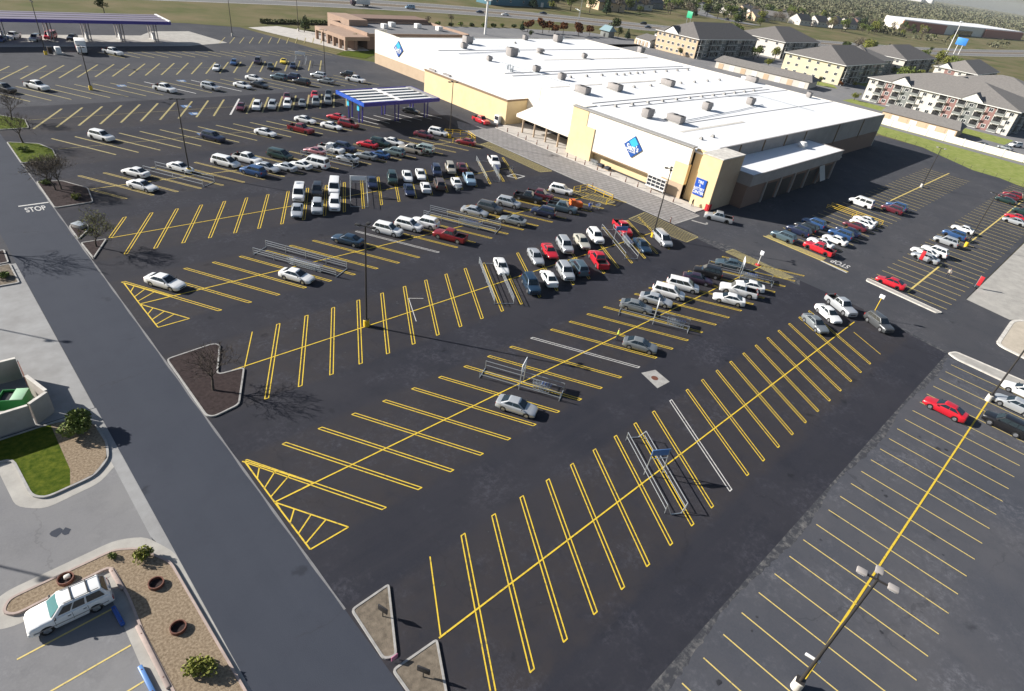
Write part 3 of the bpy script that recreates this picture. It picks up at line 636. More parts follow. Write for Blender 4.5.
UP['d'] = math.degrees(math.atan2(-.864, -.503)); UP['u'] = math.degrees(math.atan2(.864, .503)); UP['S'] = math.degrees(math.atan2(-.869, .495)); UP['N'] = math.degrees(math.atan2(.869, -.495))
ROWN = dict(A='nearest striped row', B='second row back', C='third row with tall lamp', P='fourth row back', D='fifth row back', E='sixth row back', F='seventh row by small canopy', G='eighth row back', H='ninth row back', I='tenth row back', J='row facing fuel station', K='line under the fuel canopy',
            N='lot beside shaded store wall', Q='far side lot', R='right hand lot', X='lane by small canopy')
GRP = {k: 'vehicles parked in the ' + v for k, v in ROWN.items()}
CARS = [
('B','l',36.6,31.1,'S','sedan','silver'),
('B','l',57.4,30.8,'S','sedan','grey'),
('B','u',64.8,37.0,'S','sedan','grey'),
('B','u',68.9,36.6,'S','sedan','silver'),
('B','u',72.4,36.9,'S','minivan','white'),
('B','u',76.3,37.0,'S','minivan','white'),
('B','u',80.4,37.0,'S','sedan','plum'),
('B','u',84.0,37.4,'N','suv','black'),
('B','u',90.4,37.1,'N','sedan','bluegrey'),
('B','l',82.9,31.4,'N','pickup','white'),
('B','l',86.1,31.2,'N','sedan','white'),
('B','l',79.1,30.8,'N','sedan','white'),
('C','u',56.2,55.1,'d','sedan','white'),
('C','u',63.1,54.9,'d','sedan','silver'),
('C','l',56.2,48.9,'d','suv','darkblue'),
('C','u',66.5,55.2,'d','coupe','red'),
('C','u',70.2,55.4,'d','suv','silver'),
('C','u',74.0,55.1,'d','sedan','cream'),
('C','u',77.7,55.3,'d','suv','white'),
('C','l',71.2,49.2,'u','pickup','red'),
('C','l',66.4,49.0,'u','suv','bluegrey'),
('C','l',63.5,49.1,'d','suv','silver'),
('C','l',59.9,49.0,'u','sedan','white'),
('C','u',85.0,55.3,'d','pickup','red'),
('C','l',82.3,49.0,'d','sedan','darkblue'),
('C','l',88.0,48.9,'d','minivan','silver'),
('P','u',17.0,72.4,'S','sedan','white'),
('P','l',30.7,66.4,'S','sedan','white'),
('P','u',41.8,72.7,'N','sedan','darkblue'),
('P','u',48.8,72.9,'S','suv','white'),
('P','u',52.6,72.8,'S','suv','white'),
('P','u',55.5,72.5,'N','suv','white'),
('P','l',56.0,66.7,'N','pickup','darkred'),
('P','u',66.0,72.6,'S','sedan','silver'),
('P','u',69.4,72.6,'S','suv','darkgrey'),
('P','u',74.2,72.9,'S','suv','silver'),
('P','l',69.5,66.8,'N','sedan','grey'),
('P','u',79.5,73.3,'S','pickup','black'),
('P','u',82.5,73.2,'S','pickup','maroon'),
('P','l',77.1,66.9,'N','suv','navy'),
('P','l',81.9,66.9,'S','pickup','bluegrey'),
('P','u',88.5,73.3,'S','suv','white'),
('D','u',43.8,91.3,'d','van','white'),
('D','l',40.4,85.3,'d','sedan','silver'),
('D','u',47.1,91.4,'d','suv','black'),
('D','l',43.7,85.1,'d','suv','silver'),
('D','u',50.2,91.3,'d','van','white'),
('D','l',46.8,85.2,'d','suv','white'),
('D','u',57.6,91.2,'d','sedan','navy'),
('D','u',62.0,91.4,'d','suv','darkgreen'),
('D','u',65.3,91.4,'d','sedan','white'),
('D','u',68.2,91.2,'d','sedan','white'),
('D','l',61.5,85.4,'d','sedan','navy'),
('D','l',65.1,85.4,'u','sedan','white'),
('D','u',72.2,91.5,'d','suv','navy'),
('D','l',68.3,85.5,'u','suv','brown'),
('D','u',75.7,91.6,'d','suv','tan'),
('D','l',72.0,85.2,'u','sedan','white'),
('D','u',78.6,91.6,'u','sedan','maroon'),
('D','l',75.4,85.4,'d','pickup','lightblue'),
('D','u',87.2,91.5,'d','pickup','white'),
('E','u',25.1,110.1,'N','sedan','white'),
('E','l',24.2,103.9,'S','sedan','white'),
('E','u',31.9,109.9,'S','sedan','white'),
('E','u',39.4,109.7,'S','minivan','white'),
('E','u',43.4,110.1,'S','pickup','white'),
('E','l',41.7,103.8,'N','suv','blue'),
('E','u',49.6,110.1,'S','minivan','darkgreen'),
('E','l',44.6,104.8,'S','sedan','silver'),
('E','l',47.5,103.9,'N','sedan','silver'),
('E','l',50.4,103.9,'N','sedan','white'),
('E','l',53.3,103.6,'N','van','white'),
('E','u',56.7,110.1,'N','sedan','rose'),
('E','u',60.2,110.1,'S','pickup','white'),
('E','u',63.1,109.8,'S','suv','navy'),
('E','u',68.7,110.5,'N','sedan','red'),
('E','l',60.3,104.1,'N','sedan','silver'),
('E','l',64.4,104.2,'N','sedan','grey'),
('E','l',67.3,104.0,'N','sedan','blue'),
('E','l',70.9,104.0,'N','suv','greygreen'),
('E','l',75.3,104.3,'N','pickup','tan'),
('E','l',78.2,103.8,'N','minivan','silvergreen'),
('E','u',71.6,110.2,'S','suv','darkgreen'),
('E','u',74.7,110.0,'S','sedan','white'),
('X','',84.4,112.3,'S','sedan','maroon'),
('X','',88.6,112.5,'S','suv','white'),
('X','',90.4,104.6,'N','sedan','darkred'),
('X','',106.2,117.8,'Y','pickup','red'),
('X','',93.5,130.1,'S','sedan','black'),
('F','u',25.5,130.2,'S','suv','white'),
('F','l',42.8,124.0,'S','suv','navy'),
('F','l',53.2,123.9,'S','sedan','white'),
('F','l',60.9,123.9,'S','pickup','darkred'),
('F','u',65.0,129.9,'S','sedan','white'),
('F','l',68.2,124.2,'S','sedan','white'),
('F','u',72.9,130.3,'N','sedan','red'),
('F','l',72.4,124.2,'S','suv','darkred'),
('G','l',56.5,143.3,'d','sedan','maroon'),
('G','l',60.0,142.9,'d','suv','white'),
('G','l',63.5,142.6,'d','suv','silver'),
('G','l',67.3,142.9,'d','suv','white'),
('G','l',71.1,143.0,'d','sedan','grey'),
('G','l',74.7,143.2,'d','suv','grey'),
('G','l',78.1,143.5,'d','suv','grey'),
('G','u',70.4,149.4,'d','sedan','maroon'),
('G','u',77.9,149.7,'d','sedan','red'),
('G','u',81.9,149.9,'d','sedan','black'),
('H','l',56.9,161.5,'S','suv','silver'),
('H','u',70.7,168.3,'S','sedan','white'),
('H','l',64.8,161.8,'S','sedan','white'),
('H','l',68.9,161.5,'S','sedan','black'),
('H','u',77.5,168.3,'N','suv','bluegrey'),
('H','u',81.4,168.3,'N','suv','navy'),
('H','l',80.9,162.4,'N','suv','black'),
('H','u',89.3,168.6,'N','suv','silver'),
('H','l',88.2,162.6,'N','sedan','grey'),
('H','u',98.7,168.9,'N','suv','black'),
('H','l',97.5,162.7,'S','pickup','white'),
('H','u',23.4,168.4,'S','pickup','white'),
('H','u',17.6,167.2,'S','suv','black'),
('H','l',46.7,161.8,'S','pickup','white'),
('I','l',66.2,181.3,'d','sedan','white'),
('I','u',73.5,187.5,'d','sedan','blue'),
('I','u',80.6,188.2,'d','suv','plum'),
('I','l',81.3,181.5,'d','sedan','black'),
('I','u',88.3,187.9,'d','coupe','yellow'),
('I','l',88.2,181.7,'d','sedan','navy'),
('J','l',47.1,202.1,'S','pickup','white'),
('J','l',40.6,204.0,'d','box','white'),
('K','',25.9,219.6,'d','sedan','blue'),
('K','',29.0,223.1,'d','pickup','white'),
('K','',33.4,220.4,'d','suv','silver'),
('K','',37.5,223.4,'d','van','red'),
('K','',42.4,222.3,'d','sedan','black'),
('R','u',78.7,1.5,'r','sedan','red'),
('R','l',87.8,-4.0,'r','wagon','silver'),
('R','l',81.9,-4.1,'r','suv','black'),
('R','l',92.6,-4.0,'r','sedan','white'),
('N','u',111.3,37.8,'r','suv','bluegrey'),
('N','u',117.3,37.6,'r','suv','navy'),
('N','u',120.6,37.6,'r','suv','black'),
('N','u',124.7,37.8,'r','suv','blue'),
('N','l',120.4,31.7,'r','sedan','white'),
('N','l',115.8,32.6,'r','sedan','white'),
('N','l',124.3,32.2,'r','suv','blue'),
('N','l',127.7,32.1,'r','sedan','navy'),
('N','l',112.5,31.5,'r','pickup','red'),
('N','l',132.5,32.5,'r','sedan','maroon'),
('N','l',135.8,32.3,'r','sedan','white'),
('N','l',138.6,32.7,'r','sedan','white'),
('N','u',149.7,37.7,'r','van','white'),
('N','l',153.2,32.0,'r','suv','maroon'),
('N','l',156.6,32.2,'r','suv','blue'),
('Q','u',156.8,18.5,'r','sedan','white'),
('Q','u',150.4,18.6,'r','suv','blue'),
('Q','u',143.9,18.5,'r','suv','silver'),
('Q','u',135.0,18.2,'r','suv','white'),
('Q','u',129.5,18.3,'r','sedan','silver'),
('Q','u',132.2,19.2,'r','sedan','white'),
('Q','u',110.7,18.3,'r','sedan','red'),
('Q','u',201.0,18.5,'r','sedan','maroon'),
('Q','u',196.1,18.3,'r','sedan','darkgreen'),
('Q','u',204.2,18.2,'r','suv','darkred'),
('Q','l',177.7,12.8,'r','sedan','silver'),
('Q','l',181.9,13.3,'r','sedan','red'),
('Q','l',189.2,13.1,'r','suv','darkgreen'),
('A','u',84.2,19.9,'d','sedan','grey'),
('A','u',89.0,20.0,'d','sedan','white'),
('A','u',93.4,19.9,'d','pickup','silver'),
('A','l',93.4,14.3,'d','suv','darkgrey'),
('T','',107.5,49.4,'N','pickup','silver'),
('T','',-1.8,33.2,'W','bigsuv','white'),
]
SPECIAL = {  # hand written labels for vehicles that stand apart: (row, x rounded) -> label
 ('T', -2): 'big white sport utility with dark roof bars beside the gravel planter',
 ('X', 106): 'bright red pickup parked against the yellow store wall',
 ('X', 90): 'dark red sedan near the yellow bollards and lamp base',
 ('T', 108): 'silver pickup parked at the shaded corner of the store tower',
 ('B', 37): 'lone silver sedan in the second row beside an empty cart corral',
 ('B', 58): 'lone grey sedan near the concrete manhole patch',
 ('Q', 111): 'bright red sedan parked behind the long pale concrete island',
 ('R', 79): 'lone red sedan nosed out in the right hand lot',
 ('J', 47): 'lone white pickup facing away beside the box truck',
 ('F', 26): 'lone white sport utility near the grassy island tree',
 ('H', 47): 'lone white pickup in the middle of the empty ninth row',
 ('I', 90): 'bright yellow coupe in the tenth row',
}
used = set(); first = {k: True for k in CAR}; byline = {}
for c in CARS: byline.setdefault((c[0], c[1]), []).append(c)
for v in byline.values(): v.sort(key=lambda c: c[2])
vr = random.Random(3)
for c in CARS:
    row, line, x, y, hd, ty, co = c
    if ty == 'box': continue
    p = PROTO[ty]; far = math.hypot(x, y) > 112
    if first[ty]: o = p; first[ty] = False
    else: o = dup(p, None, ('rim', 'side_mirror', 'grille') if far else ())
    o.location = (x, y, .012); o.rotation_euler = (0, 0, R_(UP[hd] + vr.uniform(-1.6, 1.6)))
    s = vr.uniform(.92, .985) * (.93 if ty == 'bigsuv' or (row == 'B' and line == 'l' and x < 60) else 1); o.scale = (s, s * .5 + .5, s * .5 + .49)
    for ch in o.children:
        if ch.name.split('.')[0] == 'body':
            ch.material_slots[0].link = 'OBJECT'; ch.material_slots[0].material = PAINT[co]
    name = CW[co] + ' ' + TW[ty]; L = byline[(row, line)]; i = L.index(c)
    lab = None
    for (r_, xx), t_ in SPECIAL.items():
        if r_ == row and abs(round(x) - xx) <= 1 and t_ not in used: lab = t_; break
    if lab is None:
        nb = lambda q: CW[q[6]] + ' ' + TW[q[5]]
        side = {'u': 'far half', 'l': 'near half'}.get(line, '')
        where = ROWN[row]; close = lambda a, d: abs(a[2] - d[2]) < 7.5
        le = L[i - 1] if i > 0 and close(L[i - 1], c) else None; ri = L[i + 1] if i + 1 < len(L) and close(L[i + 1], c) else None
        if le and ri: lab = '%s between %s and %s, %s' % (name, nb(le), nb(ri), where)
        elif ri: lab = '%s, left end of a line next to %s, %s' % (name, nb(ri), where)
        elif le: lab = '%s, right end of a line next to %s, %s' % (name, nb(le), where)
        else: lab = '%s standing alone, %s of the %s' % (name, side or 'middle', where)
        if lab in used: lab = lab.replace(where, side + ', ' + where)
        if len(lab.split()) > 16: lab = lab.replace('sport utility', 'SUV')
        if len(lab.split()) > 16: lab = lab.replace('end of a line', 'end')
        if lab in used: lab = name + ' toward the store end, ' + where
        while lab in used: lab = 'another ' + lab
    used.add(lab); tag(o, lab, {'suv': 'SUV', 'bigsuv': 'SUV'}.get(ty, ty if ty != 'sedan' and ty != 'coupe' else 'car'), GRP.get(row))
# white truck with a box body by the fuel station
t = thing('box_truck', 'white box truck with red trim parked beside the fuel canopy', 'truck', (40.6, 205.2, .012), R_(-100))
bevel_box('cargo_box', 4.6, 2.35, 2.4, .06, M['white'], t, (-.7, 0, 1.85)); bevel_box('cab', 1.9, 2.1, 1.5, .2, M['white'], t, (2.5, 0, 1.25)); bevel_box('windshield', .1, 1.8, .6, .04, M['glass'], t, (3.38, 0, 1.55))
bevel_box('side_stripe', 4.0, 2.38, .5, .01, M['red'], t, (-.7, 0, 1.2)); bevel_box('chassis', 6.0, 1.6, .3, .03, M['black'], t, (.2, 0, .55))
for x in (2.3, -1.8):
    for s in (1, -1):
        b = MB(); b.tube((x, s * .85, .42), (x, s * 1.1, .42), .42, .42, 16); b.build('wheel', M['tyre'], t)
# motorway traffic, far behind
for i, (x, y, ty, co, hd) in enumerate([(266, 305, 'sedan', 'navy', 160), (281, 299, 'sedan', 'white', 158), (327, 312, 'sedan', 'navy', 152), (384, 268, 'sedan', 'darkblue', 150), (399, 283, 'suv', 'black', 150), (220, 310, 'van', 'lightblue', 172), (420, 268, 'sedan', 'white', 152)]):
    o = dup(PROTO[ty], None, ('rim', 'side_mirror', 'grille')); o.location = (x, y, .03); o.rotation_euler = (0, 0, R_(hd)); o.scale = (1, 1, 1)
    for ch in o.children:
        if ch.name.split('.')[0] == 'body': ch.material_slots[0].link = 'OBJECT'; ch.material_slots[0].material = PAINT[co]
    tag(o, ['navy car on the highway left of the white sign pole', 'white car on the highway just right of the sign pole', 'navy car on the far highway lanes before the trees', 'dark blue car on the near highway lanes left of apartments', 'black car passing on the far highway lanes', 'pale blue van on the highway above the brown restaurant', 'white car on the highway behind the tan apartment'][i], 'car', 'traffic on the highway')
t = thing('box_truck', 'white lorry driving along the highway near the top of the photo', 'truck', (191, 313, .03), R_(178))
bevel_box('cargo_box', 8, 2.5, 2.7, .06, M['white'], t, (-1, 0, 2.2)); bevel_box('cab', 2.2, 2.3, 2.2, .25, PAINT['plum'], t, (4.3, 0, 1.6))
for x in (4.2, -2.5, -3.7):
    for s in (1, -1):
        b = MB(); b.tube((x, s * .95, .5), (x, s * 1.22, .5), .5, .5, 14); b.build('wheel', M['tyre'], t)
# ------------------------------------------------------------------ the warehouse store
st = thing('warehouse_store', 'huge white roofed warehouse store with cream and yellow walls and a blue diamond emblem', 'store')
def zr(x): return 9.45 - (x - 118) * .0012
X0, X1, Y0, Y1 = 118.5, 217.0, 59.5, 174.5
b = MB()        # sloping roof deck with raised seams between the membrane sheets
xs = np.linspace(X0 + .4, X1, 2); b.add([(X0 + .3, Y0 + .3, zr(X0)), (X1, Y0 + .3, zr(X1)), (X1 - 8, Y1 - .3, zr(X1)), (X0 + .3, Y1 - .3, zr(X0))], [(0, 1, 2, 3)])
roof = b.build('roof', M['roof_white'], st)
b = MB()
for y in (92.5, 95, 123, 126, 155): b.box(X0 + 2, X1 - 10, y, y + .18, 0, .12, 0)
for y in (75, 90): b.box(X0 + 10, X1 - 1, y, y + .12, 0, .1, 0)
me = b.mesh('roof_seam', M['kerb'])
for v in me.vertices: v.co.z += zr(v.co.x)
link('roof_seam', me, roof)
def slab(mb, x0, x1, y0, y1, z0, zt, mi=0):   # wall slab whose top follows zt(x)
    vs = [(x, y, z0) for y in (y0, y1) for x in (x0, x1)] + [(x, y, zt(x)) for y in (y0, y1) for x in (x0, x1)]
    mb.add(vs, [(0, 2, 3, 1), (4, 5, 7, 6), (0, 1, 5, 4), (2, 6, 7, 3), (0, 4, 6, 2), (1, 3, 7, 5)], mi)
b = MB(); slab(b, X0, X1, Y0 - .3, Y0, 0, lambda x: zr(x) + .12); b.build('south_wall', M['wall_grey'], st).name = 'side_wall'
b = MB(); slab(b, X0, X1 - 8, Y1, Y1 + .3, 0, lambda x: zr(x) + .12); b.prism([(X1, Y0 - .3), (X1 + .3, Y0 - .3), (X1 - 7.7, Y1 + .3), (X1 - 8, Y1 + .3)], 0, zr(X1) + .1); b.build('rear_wall', M['wall_white'], st)
b = MB(); b.box(X0 - .3, X0, 92, 185.2, 3.2, 9.9); b.build('front_wall', M['wall_white'], st)
b = MB(); b.box(X0 - .33, X0, 148, 185.25, 0, 3.2); b.build('front_wall_base', M['wall_tan'], st)
# corner of the parapet folded up at the far left
b = MB(); b.box(X0, 122.5, 184.9, 185.2, 0, 9.9); b.box(X0, X0 + .3, Y1, 184.9, 9.2, 9.9); b.build('parapet', M['wall_white'], st)
# yellow side block
yb = MB(); yb.box(111.0, X0 - .35, 114, 148.5, 0, 6.0); yb.build('yellow_block', M['wall_yellow'], st)
b = MB(); b.box(111.2, X0 - .4, 114.2, 148.3, 6.0, 6.05); b.build('block_roof', M['roof_white'], st)
b = MB(); b.box(110.85, 111.05, 113.9, 148.6, 5.75, 6.18); b.box(111.05, X0, 113.85, 114.05, 5.75, 6.18); b.build('block_coping', M['trim_brown'], st)
b = MB(); b.box(111.8, 112.3, 145, 147.8, 6.05, 6.5); b.box(112.2, 113, 139, 142, 6.05, 6.45); b.build('roof_hatch', M['wall_grey'], st)
# entrance canopy with columns
b = MB(); b.add([(110.2, 92, 3.4), (110.2, 109.5, 3.4), (110.2, 109.5, 4.1), (110.2, 92, 4.1), (X0 - .3, 92, 3.4), (X0 - .3, 109.5, 3.4), (X0 - .3, 103, 9.6), (X0 - .3, 92, 9.6), (110.2, 106.0, 4.6)], [(0, 3, 2, 1), (0, 1, 5, 4), (3, 7, 6, 2), (1, 2, 6, 5)]); b.build('entrance_canopy', M['wall_white'], st)
for y in (107.2, 103.2, 99.2, 95.2):
    b = MB(); b.tube((110.6, y, .13), (110.6, y, 3.45), .22, .22, 12); b.build('column', M['wall_tan'], st, True)
b = MB(); b.box(X0 - .42, X0 - .32, 93, 112.5, .13, 3.3); b.build('entrance_glazing', M['window'], st)
for y in (94.2, 97.4, 100.6, 103.8, 107, 110.2):
    b = MB(); b.box(X0 - .5, X0 - .38, y, y + .12, .13, 3.3); b.build('mullion', M['black'], st)
b = MB(); b.box(X0 - .4, X0 - .3, 110, 113.9, 3.2, 9.8); b.build('shaded_infill', M['wall_white'], st)
# tall front screen wall with the emblem
b = MB(); b.box(110.2, 111.0, 60.2, 91.8, 2.5, 10.4); b.build('facade_screen', M['wall_white'], st)
b = MB(); b.box(110.1, 111.15, 87.2, 91.85, 0, 10.4); b.build('facade_pier', M['wall_yellow'], st)
b = MB(); b.box(110.0, 111.2, 84.6, 88.6, 0, 7.2); b.build('facade_pier', M['wall_yellow'], st)
b = MB(); b.box(110.02, 111.18, 84.7, 87.6, 0, 3.1); b.build('pier_base', M['wall_tan'], st)
b = MB(); b.box(110.1, 111.15, 60.0, 63.2, 0, 7.0); b.build('facade_pier', M['wall_yellow'], st)
b = MB(); b.box(110.0, 111.2, 60.0, 65.3, 0, 3.0); b.build('pier_base', M['wall_tan'], st)
b = MB(); b.box(110.15, 111.1, 60.1, 91.8, 2.25, 2.5); b.build('facade_lintel', M['trim_brown'], st)
b = MB(); b.box(111.6, 112.0, 62, 92, .0, 10.0); b.build('inner_wall', M['wall_yellow'], st)
b = MB(); b.box(109.9, 111.3, 59.9, 92.0, 10.4, 10.62); b.build('parapet_coping', M['kerb'], st)
b = MB(); b.box(111.3, X0 + .3, 54.2, 92, 9.4, 9.7); b.build('front_roof', M['roof_white'], st)
b = MB(); b.box(111.2, X0, 91.85, 92.15, 2, 9.9); b.build('side_return', M['wall_white'], st)
# recess and tower
b = MB(); b.box(111.5, 111.8, 57.6, 60, 0, 10.2); b.build('recess_wall', M['wall_yellow'], st)
tw = MB(); tw.box(110.0, 118.4, 53.3, 57.6, 0, 10.1); tw.build('tower', [M['wall_yellow']], st)
b = MB(); b.box(110.06, 118.42, 53.22, 53.3, 0, 10.1); b.build('tower_side_shade', M['wall_tan'], st)  # tan skin over the yellow tower: side shade put into the colour
b = MB(); b.box(109.9, 118.5, 53.12, 57.7, 10.1, 10.3); b.build('tower_coping', M['kerb_white'], st)
b = MB(); b.box(109.86, 110.0, 53.3, 53.9, 0, 1.3); b.box(109.95, 110.9, 53.08, 53.22, 0, 1.3); b.build('red_corner_guard', M['red'], st)
FM = Matrix(((0, 0, -1, 0), (-1, 0, 0, 0), (0, 1, 0, 0), (0, 0, 0, 1)))      # text space -> the street side of the front wall
sg = MB(); sg.box(109.82, 110.0, 55.1, 57.45, 2.2, 5.5); sign = sg.build('tyre_centre_sign', M['blue'], st); sign.name = 'wall_sign'
for i, (s, z) in enumerate((('TIRE', 4.85), ('&', 4.2), ('BATTERY', 3.5), ('CENTER', 2.8))):
    text('sign_lettering', s, .78 if i != 1 else .6, M['sign_white'], Matrix.Translation((109.80, 56.27, z)) @ FM, sign, .01, 1, .72 if i == 2 else .85, .012)
def emblem(x, y, z, hh, hw):
    b = MB(); P = [(y, z + hh), (y - hw, z), (y, z - hh), (y + hw, z)]
    b.add([(x - .22, p, q) for p, q in P] + [(x, p, q) for p, q in P], [(0, 1, 2, 3), (0, 4, 5, 1), (1, 5, 6, 2), (2, 6, 7, 3), (3, 7, 4, 0)])
    e = b.build('diamond_emblem', M['sign_blue'], st)
    b = MB(); k = .50; zc = z + hh * .38; P = [(y, zc + hh * k), (y - hw * k, zc), (y, zc - hh * k), (y + hw * k, zc)]
    b.add([(x - .245, p, q) for p, q in P], [(0, 1, 2, 3)]); b.build('emblem_inner_diamond', M['cyan'], e)
    text('emblem_lettering', "Sam's", hw * .66, M['sign_white'], Matrix.Translation((x - .26, y, z - hh * .10)) @ FM, e, .015, 1, .9, .03)
    text('emblem_lettering', "CLUB", hw * .30, M['sign_white'], Matrix.Translation((x - .26, y, z - hh * .42)) @ FM, e, .015, 1, 1, .01)
emblem(110.2, 73.8, 6.55, 2.25, 2.4); emblem(118.2, 171.8, 6.75, 2.3, 2.4)
# lower annex with service bays on the shaded side
ax = bpy.data.objects.new('service_annex', None); COL.objects.link(ax); ax.parent = st
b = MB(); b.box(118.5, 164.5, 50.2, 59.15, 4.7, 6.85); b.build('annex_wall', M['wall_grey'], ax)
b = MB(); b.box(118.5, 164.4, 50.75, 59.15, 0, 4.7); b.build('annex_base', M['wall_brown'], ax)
b = MB(); b.box(118.3, 164.7, 50.1, 50.35, 6.85, 7.05); b.box(164.4, 164.7, 50.35, 59.1, 6.85, 7.05); b.box(118.3, 118.6, 50.35, 59.1, 6.85, 7.05); b.build('annex_coping', M['wall_grey'], ax)
b = MB(); b.box(118.6, 164.4, 50.35, 59.15, 6.85, 6.9); b.build('annex_roof', M['roof_white'], ax)
for x in (128, 135, 142, 149, 157.5):
    b = MB(); b.box(x, x + 4.4, 50.64, 50.75, 0, 3.8); b.build('service_bay', M['black'], ax)
for x in (126.6, 133.4, 140.4, 147.4, 154.6, 162.8):
    b = MB(); b.box(x, x + .5, 50.45, 50.74, 0, 4.7); b.build('bay_pillar', M['wall_grey'], ax)
b = MB(); b.add([(153.2, 50.4, 4.4), (156.2, 50.4, 4.4), (156.2, 49.0, 1.2), (153.2, 49.0, 1.2)], [(0, 1, 2, 3), (3, 2, 1, 0)]); b.build('bay_awning', M['white'], ax)
b = MB(); b.box(164.8, 169, 51.4, 54.6, 4.4, 4.55); b.build('side_canopy', M['white'], ax)
b = MB(); b.tube((154.5, 56.6, 6.9), (154.5, 56.6, 7.5), .8, .8, 16); b.tube((154.5, 56.6, 7.5), (154.5, 56.6, 8.2), 1.25, .8, 16); b.build('vent_dome', M['white'], ax, True)
for x in (128, 139, 150, 161, 182, 200):
    b = MB(); b.box(x, x + .2, 59.0, 59.2, 6.95 if x < 164 else 4, zr(x)); b.build('downpipe', M['trim_brown'], st)
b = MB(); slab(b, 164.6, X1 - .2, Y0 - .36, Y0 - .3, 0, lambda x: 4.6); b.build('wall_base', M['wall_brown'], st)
b = MB()
for P in ([(124, 150), (150, 153), (150, 164)], [(128, 76), (160, 78), (178, 80)], [(131, 112), (131, 140)], [(190, 70), (190, 88), (176, 90)]):
    b.path([(x, y, zr(x) + .18) for x, y in P], .09)
b.build('roof_pipe', M['steel'], roof)
b = MB()
for x0, x1, y in ((122, 150, 70.2), (122, 170, 110), (150, 205, 140)): b.box(x0, x1, y, y + .9, zr(x0) - .02, zr(x0) + .03)
b.build('walkway_pad', M['kerb_white'], roof)
# roof vents in three long lines: parts of the roof
vm = MB(); vm.add([(-.42, -.42, 0), (.42, -.42, 0), (.42, .42, 0), (-.42, .42, 0), (-.22, -.22, .55), (.22, -.22, .55), (.22, .22, .55), (-.22, .22, .55)], [(0, 1, 5, 4), (1, 2, 6, 5), (2, 3, 7, 6), (3, 0, 4, 7), (4, 5, 6, 7)]); vme = vm.mesh('roof_vent', M['kerb'])
def on_roof(x, y): k = (40 - 9.45) / (40 - (9.75 - (x - 110) / 120 * 2.15)); return x * k, y * k   # survey corrected to the flat roof height
for (xa, ya, xb, yb_, n) in ((139.8, 119.6, 211.5, 126.6, 10), (152.9, 106.9, 208.1, 111.4, 7), (124.3, 90.9, 205.2, 96.7, 12)):
    for i in range(n):
        x, y = on_roof(xa + (xb - xa) * i / (n - 1), ya + (yb_ - ya) * i / (n - 1)); link('roof_vent', vme, roof, (x, y, zr(x)))
for x, y in ((121.5, 65.2), (126.4, 65.3), (163, 118.5), (171, 119.5), (151, 158), (162, 166)): link('roof_vent', vme, roof, (x, y, zr(x)))
# rooftop air handlers
def rtu(x, y, s, kind, label):
    s *= .8
    x, y = on_roof(x, y); t = thing('rooftop_unit', label, 'rooftop unit', (x, y, zr(x)), 0, 'machines on the white store roof'); 
    if kind == 0:
        bevel_box('cabinet', 2.6 * s, 1.9 * s, 1.7 * s, .05, M['wall_grey'], t, (0, 0, .35 + .85 * s)); bevel_box('curb', 2.3 * s, 1.6 * s, .4, .02, M['kerb'], t, (0, 0, .2))
        b = MB(); b.add([(1.3 * s, -.9 * s, 2.0 * s), (1.3 * s, .9 * s, 2.0 * s), (2.1 * s, .9 * s, 1.1 * s), (2.1 * s, -.9 * s, 1.1 * s), (1.3 * s, -.9 * s, 1.0 * s), (1.3 * s, .9 * s, 1.0 * s)], [(0, 1, 2, 3), (3, 2, 5, 4), (0, 3, 4), (1, 5, 2)]); b.build('intake_hood', M['steel'], t)
        b = MB(); b.tube((-.3 * s, 0, .35 + 1.7 * s), (-.3 * s, 0, .5 + 1.7 * s), .6 * s, .6 * s, 16); b.build('fan', M['black'], t)
    elif kind == 1:
        bevel_box('cabinet', 2.2, 3.8, 1.3, .06, M['wall_grey'], t, (0, 0, 1.05)); bevel_box('curb', 1.9, 3.4, .4, .02, M['kerb'], t, (0, 0, .2)); bevel_box('duct', 1.4, 2.0, .8, .05, M['white'], t, (0, 2.7, .7))
        for y_ in (-1.4, .2):
            b = MB(); b.tube((0, y_, 1.7), (0, y_, 1.82), .6, .6, 16); b.build('fan', M['black'], t)
    else:
        b = MB(); b.tube((0, 0, 0), (0, 0, .8), .9, .9, 16); b.tube((0, 0, .8), (0, 0, 1.5), 1.5, 1.2, 16); b.build('hood', M['wall_grey'], t, True); bevel_box('curb', 2, 2, .3, .02, M['kerb'], t, (0, 0, .15))
